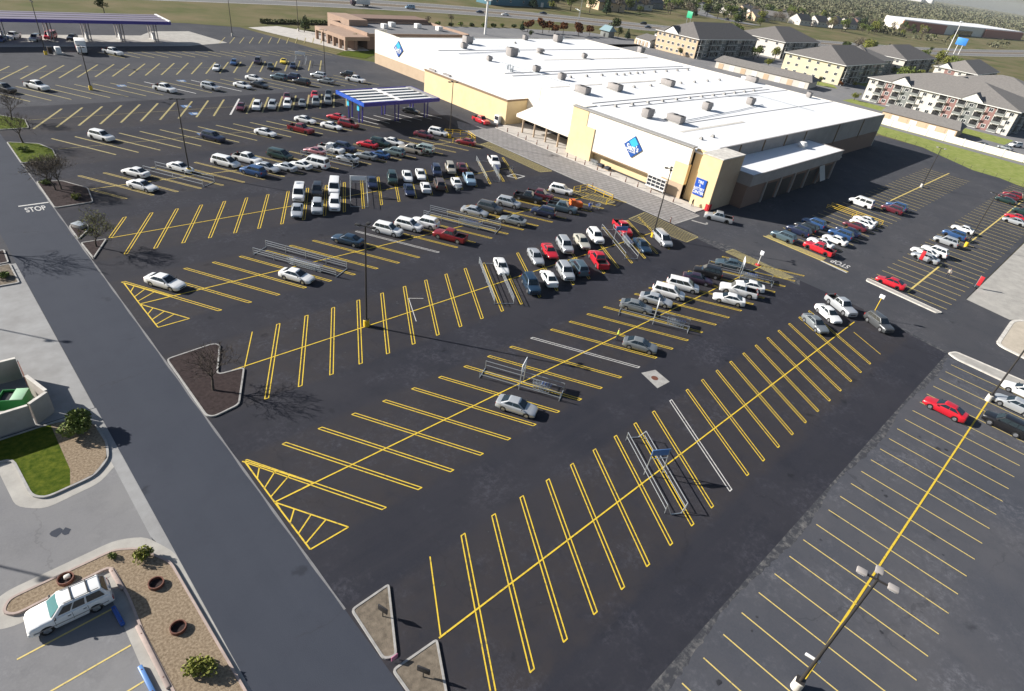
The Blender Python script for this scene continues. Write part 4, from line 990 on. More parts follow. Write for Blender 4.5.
for a in [(194.3, 175.7, 1.5, 0, 'large grey roof unit near the far edge of the store roof'), (134.1, 117.8, .95, 0, 'grey roof unit behind the end of the vent line'), (126.7, 103.7, 1, 1, 'long grey roof unit nearest the entrance canopy'), (141.5, 104.9, 1, 1, 'long grey roof unit with a white duct, middle of the roof'),
          (170.4, 107.4, 1, 1, 'long grey roof unit between two vent lines'), (224.2, 157.3, 1.2, 0, 'grey roof unit at the far right edge by the tan apartment'), (124.2, 81.5, 1.2, 0, 'grey roof unit right behind the big blue emblem'), (128.4, 76.5, .8, 1, 'low grey roof unit beside the hooded one behind the emblem'),
          (152.7, 82.9, 1.15, 0, 'hooded roof unit standing alone above the annex'), (176, 146, .8, 0, 'small roof unit halfway to the far edge'), (141.6, 167.1, 1.4, 0, 'big roof unit near the far left emblem'), (133.2, 158.8, .9, 0, 'small roof unit beside the big one at far left'),
          (143.4, 147.8, 1.5, 0, 'big roof unit left of the middle of the roof'), (133.5, 127.1, .9, 0, 'small hooded unit behind the yellow block'), (161.2, 152.8, 1, 2, 'round mushroom shaped exhaust on the far roof'), (178.5, 177.7, .9, 0, 'small roof unit below the far left sign pole'),
          (225, 108, .8, 1, 'long roof unit at the rear edge before the garages'), (178.6, 84, 1.1, 0, 'hooded roof unit in the right hand third of the roof'), (224, 86, .9, 0, 'roof unit nearest the rear right corner'), (128, 140.9, .7, 0, 'low roof unit near the yellow block parapet')]: rtu(*a)
t = thing('pipe_cluster', 'cluster of small pipes and flues standing on the store roof', 'rooftop pipes', (125, 128.6, zr(125)), 0, 'machines on the white store roof')
for i in range(7):
    b = MB(); h = rnd.uniform(.6, 1.4); x, y = rnd.uniform(-1, 1), rnd.uniform(-2, 2); b.tube((x, y, 0), (x, y, h), .16, .16, 8); b.tube((x, y, h), (x, y, h + .15), .28, .28, 8); b.build('flue', M['steel'], t)
# storefront clutter
bol = thing('bollard', 'dark bollards along the sidewalk kerb in front of the store', 'bollard', (106.95, 112.5, .13), 0, 'bollards in front of the store')
b = MB(); b.tube((0, 0, 0), (0, 0, .95), .11, .11, 12); b.tube((0, 0, .95), (0, 0, 1.03), .11, .05, 12); b.build('post', M['rust'], bol, True); b = MB(); b.tube((0, 0, .72), (0, 0, .8), .117, .117, 12); b.build('band', M['white'], bol)
for y in (108.7, 104.9, 102.1, 98.4, 94.8, 91.8, 88.6, 86, 83.2, 79.5, 75.8, 71.6, 68.4, 65, 59.4): o = dup(bol); o.location = (106.95, y, .13)
for y in (72.6, 53.4):
    o = dup(bol); o.location = (97.2, y, .02); o['label'] = 'lone dark bollard on the parking side of the brick drive ' + ('near the yellow railing' if y > 60 else 'by the hatched corner')
rk = thing('cart_display', 'white gridded display rack with dark squares by the store wall', 'display rack', (108.4, 65.2, .13), 0)
b = MB()
for y in np.linspace(-2.2, 2.2, 5): b.box(-.08, .08, y - .05, y + .05, .75, 2.9)
for z in (.8, 1.5, 2.2, 2.85): b.box(-.1, .1, -2.25, 2.25, z - .06, z + .06)
b.box(-.25, .25, -2.3, 2.3, .65, .85); b.box(-.3, .3, -2.3, 2.3, 2.9, 3.0); b.build('frame', M['white'], rk)
b = MB(); b.box(.05, .09, -2.2, 2.2, .85, 2.85); b.build('dark_panel', M['window'], rk)
b = MB()
for y in (-2.1, 2.1): b.box(-.06, .06, y - .06, y + .06, 0, .7)
b.build('leg', M['steel'], rk)
t = thing('vending_machine', 'white framed notice cabinet behind the red pickup', 'cabinet', (110.4, 116.2, .02)); bevel_box('cabinet', 1.0, 1.6, 1.9, .06, M['white'], t, (0, 0, .95)); bevel_box('glass_front', .06, 1.3, .9, .02, M['window'], t, (-.5, 0, 1.3))
for i, y in enumerate((80.5, 78.6)):
    t = thing('pallet_stack', ['low dark stack of goods against the store wall', 'second dark stack of goods beneath the emblem wall'][i], 'goods', (109.4, y, .13))
    bevel_box('pallet', 1.1, 1.3, .14, .01, M['wall_tan'], t, (0, 0, .07)); bevel_box('goods', 1.0, 1.2, .6, .06, M['trouser'], t, (0, 0, .44))

# ------------------------------------------------------------------ fuel station
fs = thing('fuel_canopy', 'long flat fuel station canopy with a navy fascia at the top left', 'canopy')
b = MB(); b.box(-40, 67, 215, 227.5, 5.35, 6.1); b.build('fascia', M['navy'], fs)
b = MB(); b.box(-39.8, 66.8, 215.2, 227.3, 6.1, 6.16); b.build('roof', M['canopy_roof'], fs)
for y in (218.5, 222, 225.5):
    b = MB(); b.box(-39.8, 66.8, y - .18, y + .18, 6.16, 6.26); b.build('roof_rib', M['wall_grey'], fs)
b = MB(); b.box(66.5, 67.1, 215.1, 227.4, 6.1, 6.35); b.build('roof_edge', M['white'], fs)
for x in (17, 26.5, 37, 46, 54.5, 63.5):
    for y in (219, 224.5):
        b = MB()
        for s in (-.35, .35): b.box(x + s - .1, x + s + .1, y - .15, y + .15, 0, 5.35)
        b.build('column', M['wall_grey'], fs)
    t = thing('fuel_pump', 'fuel pump on the concrete pad beneath the fuel canopy', 'fuel pump', (x, 221.8, .05), 0, 'pumps beneath the fuel canopy')
    bevel_box('cabinet', .7, 1.0, 1.9, .06, M['white'], t, (0, 0, 1.1)); bevel_box('island_kerb', 1.4, 4.5, .2, .05, M['kerb'], t, (0, 0, .1))
b = MB(); b.sheet([(-60, 211), (70, 213), (84, 218), (79, 237), (67, 236), (62, 229), (-60, 229)], .016); struct('fuel_pad', b, M['concrete_pale'])
t = thing('utility_cabinet', 'small white utility box on a slab by the box truck', 'utility box', (34.9, 203.3, .02)); bevel_box('cabinet', 1.2, 1.5, 1.5, .05, M['white'], t, (0, 0, .95)); bevel_box('slab', 2.4, 2.6, .2, .02, M['kerb'], t, (0, 0, .1))
t = thing('waste_bin', 'dark waste bin beside the yellow lamp base near the fuel station', 'bin', (33.3, 204.4, .02)); bevel_box('bin', .9, .9, 1.4, .06, M['bark_dark'], t, (0, 0, .7)); bevel_box('lid', .95, .95, .12, .04, M['black'], t, (0, 0, 1.45))

# small blue and white canopy in the lot
cn = thing('parking_canopy', 'free standing canopy with bright blue fascia and white slatted roof', 'canopy')
b = MB(); b.box(75, 75.25, 122, 134, 4.7, 5.5); b.build('end_fascia', M['blue'], cn)
b = MB(); b.box(75.25, 96, 122, 122.25, 4.7, 5.5); b.box(75.25, 96, 133.75, 134, 4.7, 5.5); b.box(95.75, 96, 122.25, 133.75, 4.7, 5.5); b.build('side_fascia', M['navy'], cn)
b = MB(); b.box(75.25, 95.75, 122.25, 133.75, 5.2, 5.28); b.build('deck', M['panel'], cn)
for i in range(5):
    y = 122.9 + i * 2.35
    b = MB(); b.box(75.4, 95.6, y, y + .95, 5.3, 5.42); b.build('roof_slat', M['white'], cn)
b = MB(); b.box(84.6, 85.7, 122.3, 133.7, 5.43, 5.5); b.build('centre_strip', M['white'], cn)
b = MB(); b.box(94.2, 95.7, 122.3, 133.7, 5.43, 5.5); b.build('end_strip', M['kerb'], cn)
for x, y in ((77, 131), (77, 126.6), (86, 131), (86, 125.4), (95, 132), (95, 126)):
    b = MB()
    for s in (-.4, .4): b.tube((x + s, y, 0), (x + s * 1.5, y, 5), .14, .14, 8)
    b.build('post', M['navy'], cn)
for y in (131, 126.6):
    b = MB(); b.box(76.3, 76.42, y - .45, y + .45, 2.7, 4.3); b.build('hanging_sign', M['cyan'], cn)

# ------------------------------------------------------------------ lamp posts
def lamp(x, y, h, base, label, heads=3, rot=0, bar=False):
    t = thing('lamp_post', label, 'lamp post', (x, y, .02), rot, 'tall parking lot lamp posts')
    b = MB(); b.tube((0, 0, 0), (0, 0, .85), .36, .36, 20); b.tube((0, 0, .85), (0, 0, .92), .36, .28, 20); b.build('base', M[base], t, True)
    b = MB(); b.box(-.3, .3, -.3, .3, .92, .96); b.build('base_plate', M['dark_pole'], t)
    b = MB(); b.tube((0, 0, .94), (0, 0, h), .12, .075, 10); b.build('pole', M['dark_pole'], t, True)
    b = MB(); b.box(-.05, .05, -.65, .65, h - .05, h + .05); 
    if heads > 2: b.box(0, .6, -.045, .05, h - .05, h + .05)
    b.build('arm', M['dark_pole'], t)
    for (hx, hy) in [(0, .85), (0, -.85), (.8, 0)][:heads]:
        bevel_box('lamp_head', .44 if hx == 0 else .58, .58 if hx == 0 else .44, .18, .05, M['wall_grey'] if base == 'kerb_white' else M['dark_pole'], t, (hx, hy, h + .02))
        b = MB(); b.box(hx - .18, hx + .18, hy - .18, hy + .18, h - .1, h - .075); b.build('lens', M['headlamp'], t)
    if bar: bevel_box('sign_bracket', .1, .95, .22, .02, M['white'], t, (.1, .2, 3.4)); 
    return t
for a in [(32.3, 52.5, 12.6, 'yellow_metal', 'tall dark lamp post on a yellow base in the third row', 3, .6), (32.5, -1.35, 12.2, 'kerb_white', 'lamp post on a white base leaning over the right hand lot at the bottom', 3, .2, True), (88.3, 51.0, 12.0, 'yellow_metal', 'lamp post on a yellow base beside the silver minivan', 3, 2.1),
          (32.7, 165.8, 8.8, 'yellow_metal', 'lamp post on a yellow base in the empty ninth row', 2, .3), (32.7, 108.3, 12, 'yellow_metal', 'lamp post on a yellow base behind the white sedan in sixth row', 2, 1.3), (89.9, 109.9, 12, 'yellow_metal', 'lamp post by yellow bollards in front of the yellow store wall', 3, 1.2),
          (147.5, 15.5, 11, 'yellow_metal', 'lamp post on a yellow base among cars in the far side lot', 2, 0), (86.9, -1.5, 12, 'kerb_white', 'lamp post on a white base beside the black sport utility', 2, .4), (32.0, 202.6, 12, 'yellow_metal', 'lamp post on a yellow base near the fuel canopy', 2, 0),
          (92.3, 170.6, 12, 'kerb_white', 'lamp post in the ninth row left of the white pickup', 2, .5), (90.2, 229, 12, 'kerb_white', 'lamp post beyond the fuel station pad', 2, .3), (119.6, 240, 11, 'kerb_white', 'lamp post by the brown restaurant drive', 2, .3), (184.5, 34.8, 10, 'kerb_white', 'lamp post in the middle of the empty side lot', 2, .1),
          (-10.2, 85.5, 12, 'kerb_white', 'lamp post out of frame whose shadow crosses the concrete drive', 2, .9), (-16.8, 55.6, 12, 'kerb_white', 'lamp post out of frame casting a thin shadow by the gravel bed', 2, .9)]: lamp(*a)

# ------------------------------------------------------------------ cart corrals
def corral(x, y, kind, L, wd, label, sign=None, mid=True, col='steel', h=1.05, dense=False):
    ang = {'/': math.atan2(1, .583), '\\': math.atan2(-1, .570) + PI, '|': PI / 2}[kind]
    t = thing('cart_corral', label, 'cart corral', (x, y, .02), ang, 'cart corrals')
    for s in (-1, 1):
        b = MB(); yy = s * wd / 2
        for z in ((.5, h) if not dense else (.4, .72, h)): b.tube((-L / 2, yy, z), (L / 2, yy, z), .036, .036, 6)
        n = 5 if dense else 3
        for i in range(n):
            xx = -L / 2 + L * i / (n - 1); b.tube((xx, yy, 0), (xx, yy, h + .03), .036, .036, 6)
        b.build('side_rail', M[col], t, True)
    for xx in (-L / 2, L / 2):
        b = MB(); b.path([(xx, -wd / 2, h), (xx + .25 * (1 if xx > 0 else -1), -wd / 4, .08), (xx + .25 * (1 if xx > 0 else -1), wd / 4, .08), (xx, wd / 2, h)] if not mid else [(xx, -wd / 2, .05), (xx, wd / 2, .05)], .045); b.build('end_bar', M[col], t, True)
    if sign:
        b = MB()
        for s in (-1, 1): b.tube((0, s * wd / 2, 0), (0, s * wd * .42, 3.0), .055, .055, 6)
        b.tube((0, -wd * .45, 2.0), (0, wd * .45, 2.0), .04, .04, 6); b.build('sign_frame', M['steel'], t, True)
        bevel_box('sign_panel', .08, wd * .95, .75, .02, M[sign], t, (0, 0, 2.75), 1)
    return t
M['corral_blue'] = mat('corral_sign_blue', (.10, .22, .48), .4)
corral(41.1, 16.9, '/', 9.2, 1.95, 'cart corral with a blue sign in the nearest striped row', 'corral_blue', False)
corral(40.0, 33.9, '\\', 9.0, 1.9, 'cart corral beside the lone silver sedan in the second row', 'sign_white')
corral(64.6, 33.8, '\\', 9.2, 1.9, 'cart corral below the first grey sedan of the second row', 'sign_white')
corral(88.7, 34.3, '\\', 10, 2.2, 'cart corral by the crossing at the right end of the second row', 'sign_white')
corral(52.9, 52.6, '/', 11.4, 2.6, 'long bare steel corral left of the white sedan in the third row', dense=True)
corral(80.2, 52.2, '/', 11, 2.2, 'cart corral with a blue panel by the red pickup in the third row', 'corral_blue')
corral(33.3, 70.6, '\\', 12.5, 2.7, 'long bare steel corral behind the white sedan in the fourth row', dense=True)
corral(61.9, 71.0, '\\', 12.5, 2.7, 'long bare steel corral right of the dark red pickup in the fourth row', dense=True)
corral(53.4, 88.8, '/', 12, 2.8, 'steel corral in deep shade right of the white vans in the fifth row', 'sign_white')
corral(83.2, 88.9, '/', 12, 2.6, 'long steel corral beside the white pickup near the brick drive', dense=True)
corral(30.6, 107.0, '\\', 11.5, 2.6, 'steel corral around the lamp base in the sixth row')
corral(57.3, 105.6, '\\', 11, 2.2, 'cart corral between white van and silver sedan in the sixth row', 'sign_white')
corral(93.5, 187.5, '/', 10, 3, 'pale corral near the top beyond the yellow coupe', 'sign_white', True, 'steel')
corral(140.5, 35.6, '|', 11, 2.4, 'yellow railed corral in the lot beside the shaded store wall', None, True, 'yellow_metal', .8)
def railing(P, label, col='yellow_metal'):
    t = thing('railing', label, 'railing', (*P[0], .02)); o = Vector((*P[0], 0))
    b = MB(); Q = [Vector((*p, 0)) - o for p in P]
    for z in (.55, 1.05): b.path([q + Vector((0, 0, z)) for q in Q], .05)
    b.build('rail', M[col], t, True)
    for a, c in zip(Q[:-1], Q[1:]):
        n = max(1, int((c - a).length / 1.8))
        for i in range(n + 1):
            p = a.lerp(c, i / n); b = MB(); b.tube(p, p + Vector((0, 0, 1.1)), .065, .065, 8); b.build('post', M[col], t, True)
railing([(91.5, 72.6), (95.4, 72.5), (95.6, 66), (92.5, 65)], 'yellow railing around a no parking bay beside the brick drive')
railing([(88.2, 106.5), (94.5, 106.2), (95.5, 110), (91, 113)], 'yellow railing round the lamp base near the small canopy')
t = thing('corral_sign', 'short white topped sign post at the right end of nearest row', 'sign', (95.6, 15.9, .02)); b = MB(); b.tube((0, 0, 0), (0, 0, 3.4), .06, .06, 8); b.build('post', M['yellow_metal'], t); bevel_box('sign_panel', .1, .7, .6, .03, M['sign_white'], t, (0, 0, 3.5))
t = thing('crossing_sign', 'white sign post standing in the hatched crossing', 'sign', (95.9, 34.8, .02)); b = MB(); b.tube((0, 0, 0), (0, 0, 2.2), .06, .06, 8); b.build('post', M['white'], t); bevel_box('sign_panel', .06, .6, .7, .02, M['sign_white'], t, (0, 0, 2.2)); bevel_box('foot', .7, .7, .15, .04, M['red'], t, (0, 0, .07))
for i, (x, y) in enumerate(((127.6, 18.9), (125.5, 8.9))):
    t = thing('feather_flag', ['red feather flag in front of silver sedan in the far side lot', 'red feather flag at the edge of the pale concrete apron'][i], 'flag', (x, y, .02))
    b = MB(); b.tube((0, 0, 0), (0, 0, 2.3), .04, .03, 6); b.build('pole', M['steel'], t); bevel_box('flag', .05, .6, 1.7, .02, M['red'], t, (0, -.34, 1.35)); bevel_box('foot', .6, .6, .1, .03, M['black'], t, (0, 0, .05))
# ------------------------------------------------------------------ people and carts
def person(x, y, rz, shirt, label, lean=0, arms=0):
    t = thing('person', label, 'person', (x, y, .02), rz)
    P = [(0, 0, .95, .15), (0, 0, 1.15, .15), (0, 0, 1.38, .17), (0, 0, 1.50, .07), (0, 0, 1.60, .095), (0, 0, 1.72, .10),
         (0, .10, .90, .11), (.05, .11, .50, .075), (0, .11, .10, .05), (.16, .12, .04, .045),
         (0, -.10, .90, .11), (-.12, -.11, .50, .075), (-.25, -.11, .10, .05), (-.10, -.12, .04, .045),
         (0, .20, 1.42, .07), (.06, .26, 1.15, .05), (.12 + arms, .24, .95 + arms * .35, .04), (.18 + arms, .24, .88 + arms * .35, .045),
         (0, -.20, 1.42, .07), (.04, -.26, 1.15, .05), (.10 + arms, -.24, .95 + arms * .35, .04), (.16 + arms, -.24, .88 + arms * .35, .045)]
    E_ = [(0, 1), (1, 2), (2, 3), (3, 4), (4, 5), (0, 6), (6, 7), (7, 8), (8, 9), (0, 10), (10, 11), (11, 12), (12, 13), (2, 14), (14, 15), (15, 16), (16, 17), (2, 18), (18, 19), (19, 20), (20, 21)]
    me = bpy.data.meshes.new('body'); me.from_pydata([p[:3] for p in P], E_, [])
    o = bpy.data.objects.new('body', me); COL.objects.link(o); sk = o.modifiers.new('skin', 'SKIN'); ss = o.modifiers.new('sub', 'SUBSURF'); ss.levels = ss.render_levels = 1
    for i, p in enumerate(P): me.skin_vertices[0].data[i].radius = (p[3], p[3])
    me.skin_vertices[0].data[0].use_root = True
    dg = bpy.context.evaluated_depsgraph_get(); m2 = bpy.data.meshes.new_from_object(o.evaluated_get(dg)); bpy.data.objects.remove(o)
    m2.materials.clear()
    for k in ('skin', shirt, 'trouser', 'hair'): m2.materials.append(M[k])
    for p in m2.polygons:
        c = p.center; hand = abs(c.y) > .21 and c.x > .06 + arms * .8 and c.z < 1.1
        p.material_index = 3 if c.z > 1.72 or (c.z > 1.6 and c.x < -.03) else 0 if c.z > 1.5 or hand else 1 if c.z > .95 or abs(c.y) > .2 else 2; p.use_smooth = True
    link('body', m2, t); return t
person(86.6, 64.4, R_(30), 'shirt_blue', 'person in a blue shirt pushing shopping carts near orange cart mover', 0, .25)
person(56.4, 33.6, R_(-60), 'vest', 'person in a bright yellow vest standing by the second row', 0, .1)
person(125.0, 13.2, R_(200), 'shirt_light', 'person in a pale top walking through the far side lot')
person(108.9, 56.2, R_(90), 'trouser', 'person in dark clothes by the red corner of the store')
def cart_mesh():
    t = thing('shopping_cart', 'silver shopping cart', 'shopping cart')
    b = MB(); 
    for z, x0, x1, wd in ((.45, -.3, .38, .22), (.75, -.38, .48, .28), (1.0, -.42, .52, .3)): b.path([(x0, -wd, z), (x1, -wd * .85, z), (x1, wd * .85, z), (x0, wd, z), (x0, -wd, z)], .02, 5)
    for i in range(6):
        for s in (-1, 1): x = -.3 + i * .13; b.tube((x, s * .22, .45), (x * 1.2, s * .3, 1.0), .012, .012, 4)
    b.build('basket', M['steel'], t)
    b = MB(); b.path([(-.4, -.25, .15), (.4, -.2, .15), (.4, .2, .15), (-.4, .25, .15), (-.4, -.25, .15)], .022, 5); b.tube((-.4, .25, .15), (-.5, .25, 1.0), .02); b.tube((-.4, -.25, .15), (-.5, -.25, 1.0), .02); b.build('chassis', M['steel'], t)
    b = MB(); b.tube((-.52, -.28, 1.05), (-.52, .28, 1.05), .025); b.build('handle', M['blue'], t)
    for x in (-.38, .38):
        for y in (-.2, .2): b = MB(); b.tube((x, y - .02, .07), (x, y + .02, .07), .07, .07, 10); b.build('wheel', M['black'], t)
    return t
c0 = cart_mesh(); c0['group'] = 'loose shopping carts'; c0.location = (87.5, 64.9, .02); c0.rotation_euler = (0, 0, R_(30)); c0['label'] = 'shopping cart being pushed by the person in blue'
for x, y, rz, lab in ((88.0, 65.2, 30, 'second cart of the nested pair pushed by person in blue'), (88.9, 64.2, 10, 'empty cart on the white lettering near the yellow railing'), (70.2, 82.6, 80, 'stray cart behind the white hatchback in the fifth row'), (87.3, 86.3, 40, 'stray cart beside the white pickup near brick drive'), (109.2, 82.0, 90, 'cart parked at the store wall under the emblem'), (109.2, 83.0, 95, 'cart next to the yellow pier of the store')):
    o = dup(c0); o.location = (x, y, .02 if x < 106 else .13); o.rotation_euler = (0, 0, R_(rz)); o['label'] = lab
def nested(x, y, kind, n, label):
    d = {'/': Vector((.503, .864)), '\\': Vector((-.495, .869)), '|': Vector((0, 1))}[kind]
    for i in range(n):
        o = dup(c0); o.location = (x + d.x * .32 * i, y + d.y * .32 * i, .02); o.rotation_euler = (0, 0, math.atan2(d.y, d.x)); o['label'] = label; o['group'] = label.replace('one of the', 'the').replace('cart', 'carts', 1)
nested(34.1, 67.0, '\\', 14, 'one of the cart row nested inside the corral behind a white sedan')
nested(62.6, 67.8, '\\', 10, 'one of the cart row nested inside the corral by the dark red pickup')
nested(81.0, 50.5, '/', 9, 'one of the cart row nested inside the blue signed corral')
nested(84.2, 87.0, '/', 8, 'one of the cart row nested inside the corral near the brick drive')
nested(66.4, 30.8, '\\', 5, 'one of the cart row nested inside the second row corral')
nested(89.5, 32.3, '\\', 6, 'one of the cart row nested inside the corral by the crossing')
nested(41.3, 31.5, '\\', 4, 'one of the cart row nested inside the corral by the silver sedan')
t = thing('cart_mover', 'orange motorised cart mover beside the slate blue pickup', 'cart mover', (85.3, 66.6, .02), R_(-30)); bevel_box('body', 2.4, 1.3, .9, .15, M['orange'], t, (0, 0, .8)); bevel_box('hood', 1.1, 1.1, .5, .12, M['orange'], t, (-.7, 0, 1.4)); bevel_box('control_bar', .1, 1.0, .12, .03, M['black'], t, (-1.2, 0, 1.75))
for x in (-.8, .8):
    for s in (-1, 1): b = MB(); b.tube((x, s * .55, .22), (x, s * .68, .22), .22, .22, 12); b.build('wheel', M['tyre'], t)
t = thing('utility_box', 'low grey box tipped on the rounded mulch island', 'utility box', (13.1, 93.2, .1), .5); bevel_box('cabinet', 1.1, 1.5, .5, .06, M['wall_grey'], t, (0, 0, .28)); bevel_box('lid', 1.15, 1.55, .06, .02, M['steel'], t, (0, 0, .55))
t = thing('sign_stub', 'small pink real estate style marker on the kerb of the wedge island', 'sign', (12.5, 17.35, .1)); bevel_box('panel', .5, .08, .45, .03, mat('pink_panel', (.45, .16, .26), .6), t, (0, 0, .35)); b = MB(); b.tube((-.18, 0, 0), (-.18, 0, .4), .03); b.tube((.18, 0, 0), (.18, 0, .4), .03); b.build('leg', M['black'], t)
t = thing('island_sign', 'dark square sign on a short post on the upper wedge island', 'sign', (13.6, 20.4, .1), .3); b = MB(); b.tube((0, 0, 0), (0, 0, .7), .04); b.build('post', M['dark_pole'], t); bevel_box('panel', .1, .8, .55, .02, M['black'], t, (0, 0, .85))
t = thing('island_sign', 'dark square sign on a short post on the lower wedge island', 'sign', (13.3, 15.3, .1), .5); b = MB(); b.tube((0, 0, 0), (0, 0, .7), .04); b.build('post', M['dark_pole'], t); bevel_box('panel', .1, .9, .55, .02, M['black'], t, (0, 0, .85))

# ------------------------------------------------------------------ west side: dumpster enclosure, gravel bed furniture
en = thing('dumpster_enclosure', 'tan masonry walls around green dumpsters at the left edge', 'enclosure')
def wallrun(P, h, th, m, name):
    for a, c in zip(P[:-1], P[1:]):
        a = Vector(a); c = Vector(c); d = (c - a).normalized(); n = Vector((-d.y, d.x)) * th / 2
        b = MB(); b.prism([tuple(a - n), tuple(c - n), tuple(c + n), tuple(a + n)], 0, h); b.build(name, M[m], en)
        b = MB(); n *= 1.25; b.prism([tuple(a - n), tuple(c - n), tuple(c + n), tuple(a + n)], h, h + .07); b.build('coping', M['kerb_white'], en)
M['encl'] = mat('enclosure_stucco', (.40, .36, .33), .9, (.34, .31, .28), .8)
wallrun([(-12, 53.75), (.3, 53.75)], 2.25, .22, 'encl', 'wall'); wallrun([(.42, 53.9), (1.85, 54.85)], 2.25, .22, 'encl', 'wall'); wallrun([(1.86, 55.1), (1.05, 58.2)], 2.25, .22, 'encl', 'wall'); wallrun([(.86, 61.5), (-12, 61.9)], 2.25, .22, 'encl', 'wall')
b = MB(); b.box(.9, .98, 58.4, 61.3, .15, 2.1); b.build('gate', M['rust'], en)
for i, (x, y, rz, lab) in enumerate(((-.35, 57.3, -.5, 'green dumpster with one pale lid open inside the enclosure'), (-2.9, 57.0, -.5, 'second green dumpster half out of frame in the enclosure'))):
    t = thing('dumpster', lab, 'dumpster', (x, y, .02), rz, 'dumpsters in the enclosure'); b = MB()
    b.box(-1.0, 1.0, -.8, -.74, .2, 1.3); b.box(-1.0, 1.0, .74, .8, .2, 1.3); b.box(-1.0, -.94, -.74, .74, .2, 1.3); b.box(.94, 1.0, -.74, .74, .2, 1.3); b.box(-.94, .94, -.74, .74, .2, .3); b.build('bin', M['green'], t)
    bevel_box('lid', .95, 1.62, .07, .02, M['green_pale'], t, (.52, 0, 1.35)); b = MB(); b.box(-.94, .0, -.74, .74, 1.0, 1.05); b.build('refuse', M['black'], t)
for i, (x, y) in enumerate(((-1.5, 35.8), (2.9, 31.9), (2.9, 27.8))):
    t = thing('tree_ring', ['rusty metal ring with a pale stone in the narrow gravel strip', 'empty rusty metal ring in the wide gravel bed', 'rusty metal ring nearest the bottom in the gravel bed'][i], 'planter ring', (x, y, .17), 0, 'rusty rings in the gravel')
    b = MB(); n = 24
    vs = []; 
    for k in range(n):
        a = 2 * PI * k / n; vs += [(q * math.cos(a), q * math.sin(a), z) for q, z in ((.50, 0), (.50, .28), (.43, .28), (.43, .02))]
    b.add(vs, [(k * 4 + j, ((k + 1) % n) * 4 + j, ((k + 1) % n) * 4 + j + 1, k * 4 + j + 1) for k in range(n) for j in range(3)]); b.build('ring', M['rust'], t, True)
    b = MB(); b.sheet([(.44 * math.cos(2 * PI * k / 16), .44 * math.sin(2 * PI * k / 16)) for k in range(16)], .06); b.build('soil', M['mulch'], t)
    if i == 0: bevel_box('stone', .4, .3, .3, .1, M['kerb_white'], t, (.12, .08, .2))
for i, (x0, y0, x1, y1, c, lab) in enumerate(((.95, 35.0, 1.1, 32.9, 'pink_kerb', 'pinkish parking kerb behind the white sport utility'), (1.0, 29.6, 1.15, 24.4, 'pink_kerb', 'long pinkish parking kerb below the white sport utility'), (.25, 31.9, .35, 30.2, 'sign_blue', 'blue painted wheel stop in shade beneath the white sport utility'), (.3, 26.8, .4, 24.4, 'corral_blue', 'bright blue wheel stop at the bottom left edge'))):
    t = thing('wheel_stop', lab, 'wheel stop', ((x0 + x1) / 2, (y0 + y1) / 2, .02), math.atan2(y1 - y0, x1 - x0), 'wheel stops by the gravel bed'); L = math.hypot(x1 - x0, y1 - y0)
    bevel_box('block', L, .28, .26, .07, M[c], t, (0, 0, .13))
    for s in (-1, 1): b = MB(); b.tube((s * L * .35, 0, .24), (s * L * .35, 0, .275), .04); b.build('anchor_pin', M['rust'], t)
# ------------------------------------------------------------------ vegetation
nrg = np.random.default_rng(11)
def leaf_quads(centres, size, squash=1.0):
    n = len(centres); d1 = nrg.normal(size=(n, 3)); d1 /= np.linalg.norm(d1, axis=1)[:, None]; d2 = nrg.normal(size=(n, 3)); d2 -= (d2 * d1).sum(1)[:, None] * d1; d2 /= np.linalg.norm(d2, axis=1)[:, None]
    s = size * nrg.uniform(.6, 1.3, (n, 1)); a = centres + d1 * s; c = centres - d1 * s; b = centres + d2 * s * .6; d = centres - d2 * s * .6
    v = np.stack([a, b, c, d], 1).reshape(-1, 3); f = np.arange(4 * n).reshape(-1, 4); return v, f
def np_mesh(name, v, f, m):
    me = bpy.data.meshes.new(name); me.from_pydata([tuple(p) for p in v], [], [tuple(q) for q in f]); me.materials.append(m); me.update(); return me
def crown_pts(n, lobes):
    w_ = np.array([l[3] * l[4] ** 2 for l in lobes]); ix = nrg.choice(len(lobes), n, p=w_ / w_.sum()); out = []
    L = np.array(lobes)[ix]; d = nrg.normal(size=(n, 3)); d /= np.linalg.norm(d, axis=1)[:, None]; r = nrg.uniform(.45, 1.05, (n, 1)) ** .6
    return L[:, :3] + d * r * np.stack([L[:, 4], L[:, 4], L[:, 3]], 1)
def leafy_meshes(h, wid, mat_i, n=700, conical=False, leaf=.42):
    lobes = []
    if conical:
        for i in range(7):
            t = i / 6; lobes.append((0, 0, h * (.18 + .75 * t), h * .12, wid * (1 - t * .85) * .5))
    else:
        for i in range(9):
            a = rnd.uniform(0, 2 * PI); r = wid * rnd.uniform(.1, .34); lobes.append((r * math.cos(a), r * math.sin(a), h * rnd.uniform(.45, .82), h * rnd.uniform(.12, .2), wid * rnd.uniform(.16, .27)))
    v, f = leaf_quads(crown_pts(n, lobes), leaf); crown = np_mesh('crown', v, f, LEAF[mat_i])
    b = MB(); b.tube((0, 0, 0), (0.1, 0, h * .35), h * .03, h * .02, 7); 
    for i in range(5):
        l = lobes[i % len(lobes)]; b.tube((.1, 0, h * rnd.uniform(.25, .4)), (l[0], l[1], l[2]), h * .014, h * .004, 5)
    return crown, b.mesh('trunk', M['bark_dark'])
TREES = {'dark leafy': leafy_meshes(9, 8, 0), 'mid green': leafy_meshes(9, 9, 1), 'spring green': leafy_meshes(9, 8, 2), 'grey budding': leafy_meshes(9, 8, 3, 520, leaf=.3), 'rusty brown': leafy_meshes(5, 5, 4), 'evergreen': leafy_meshes(9, 6, 5, 800, True)}
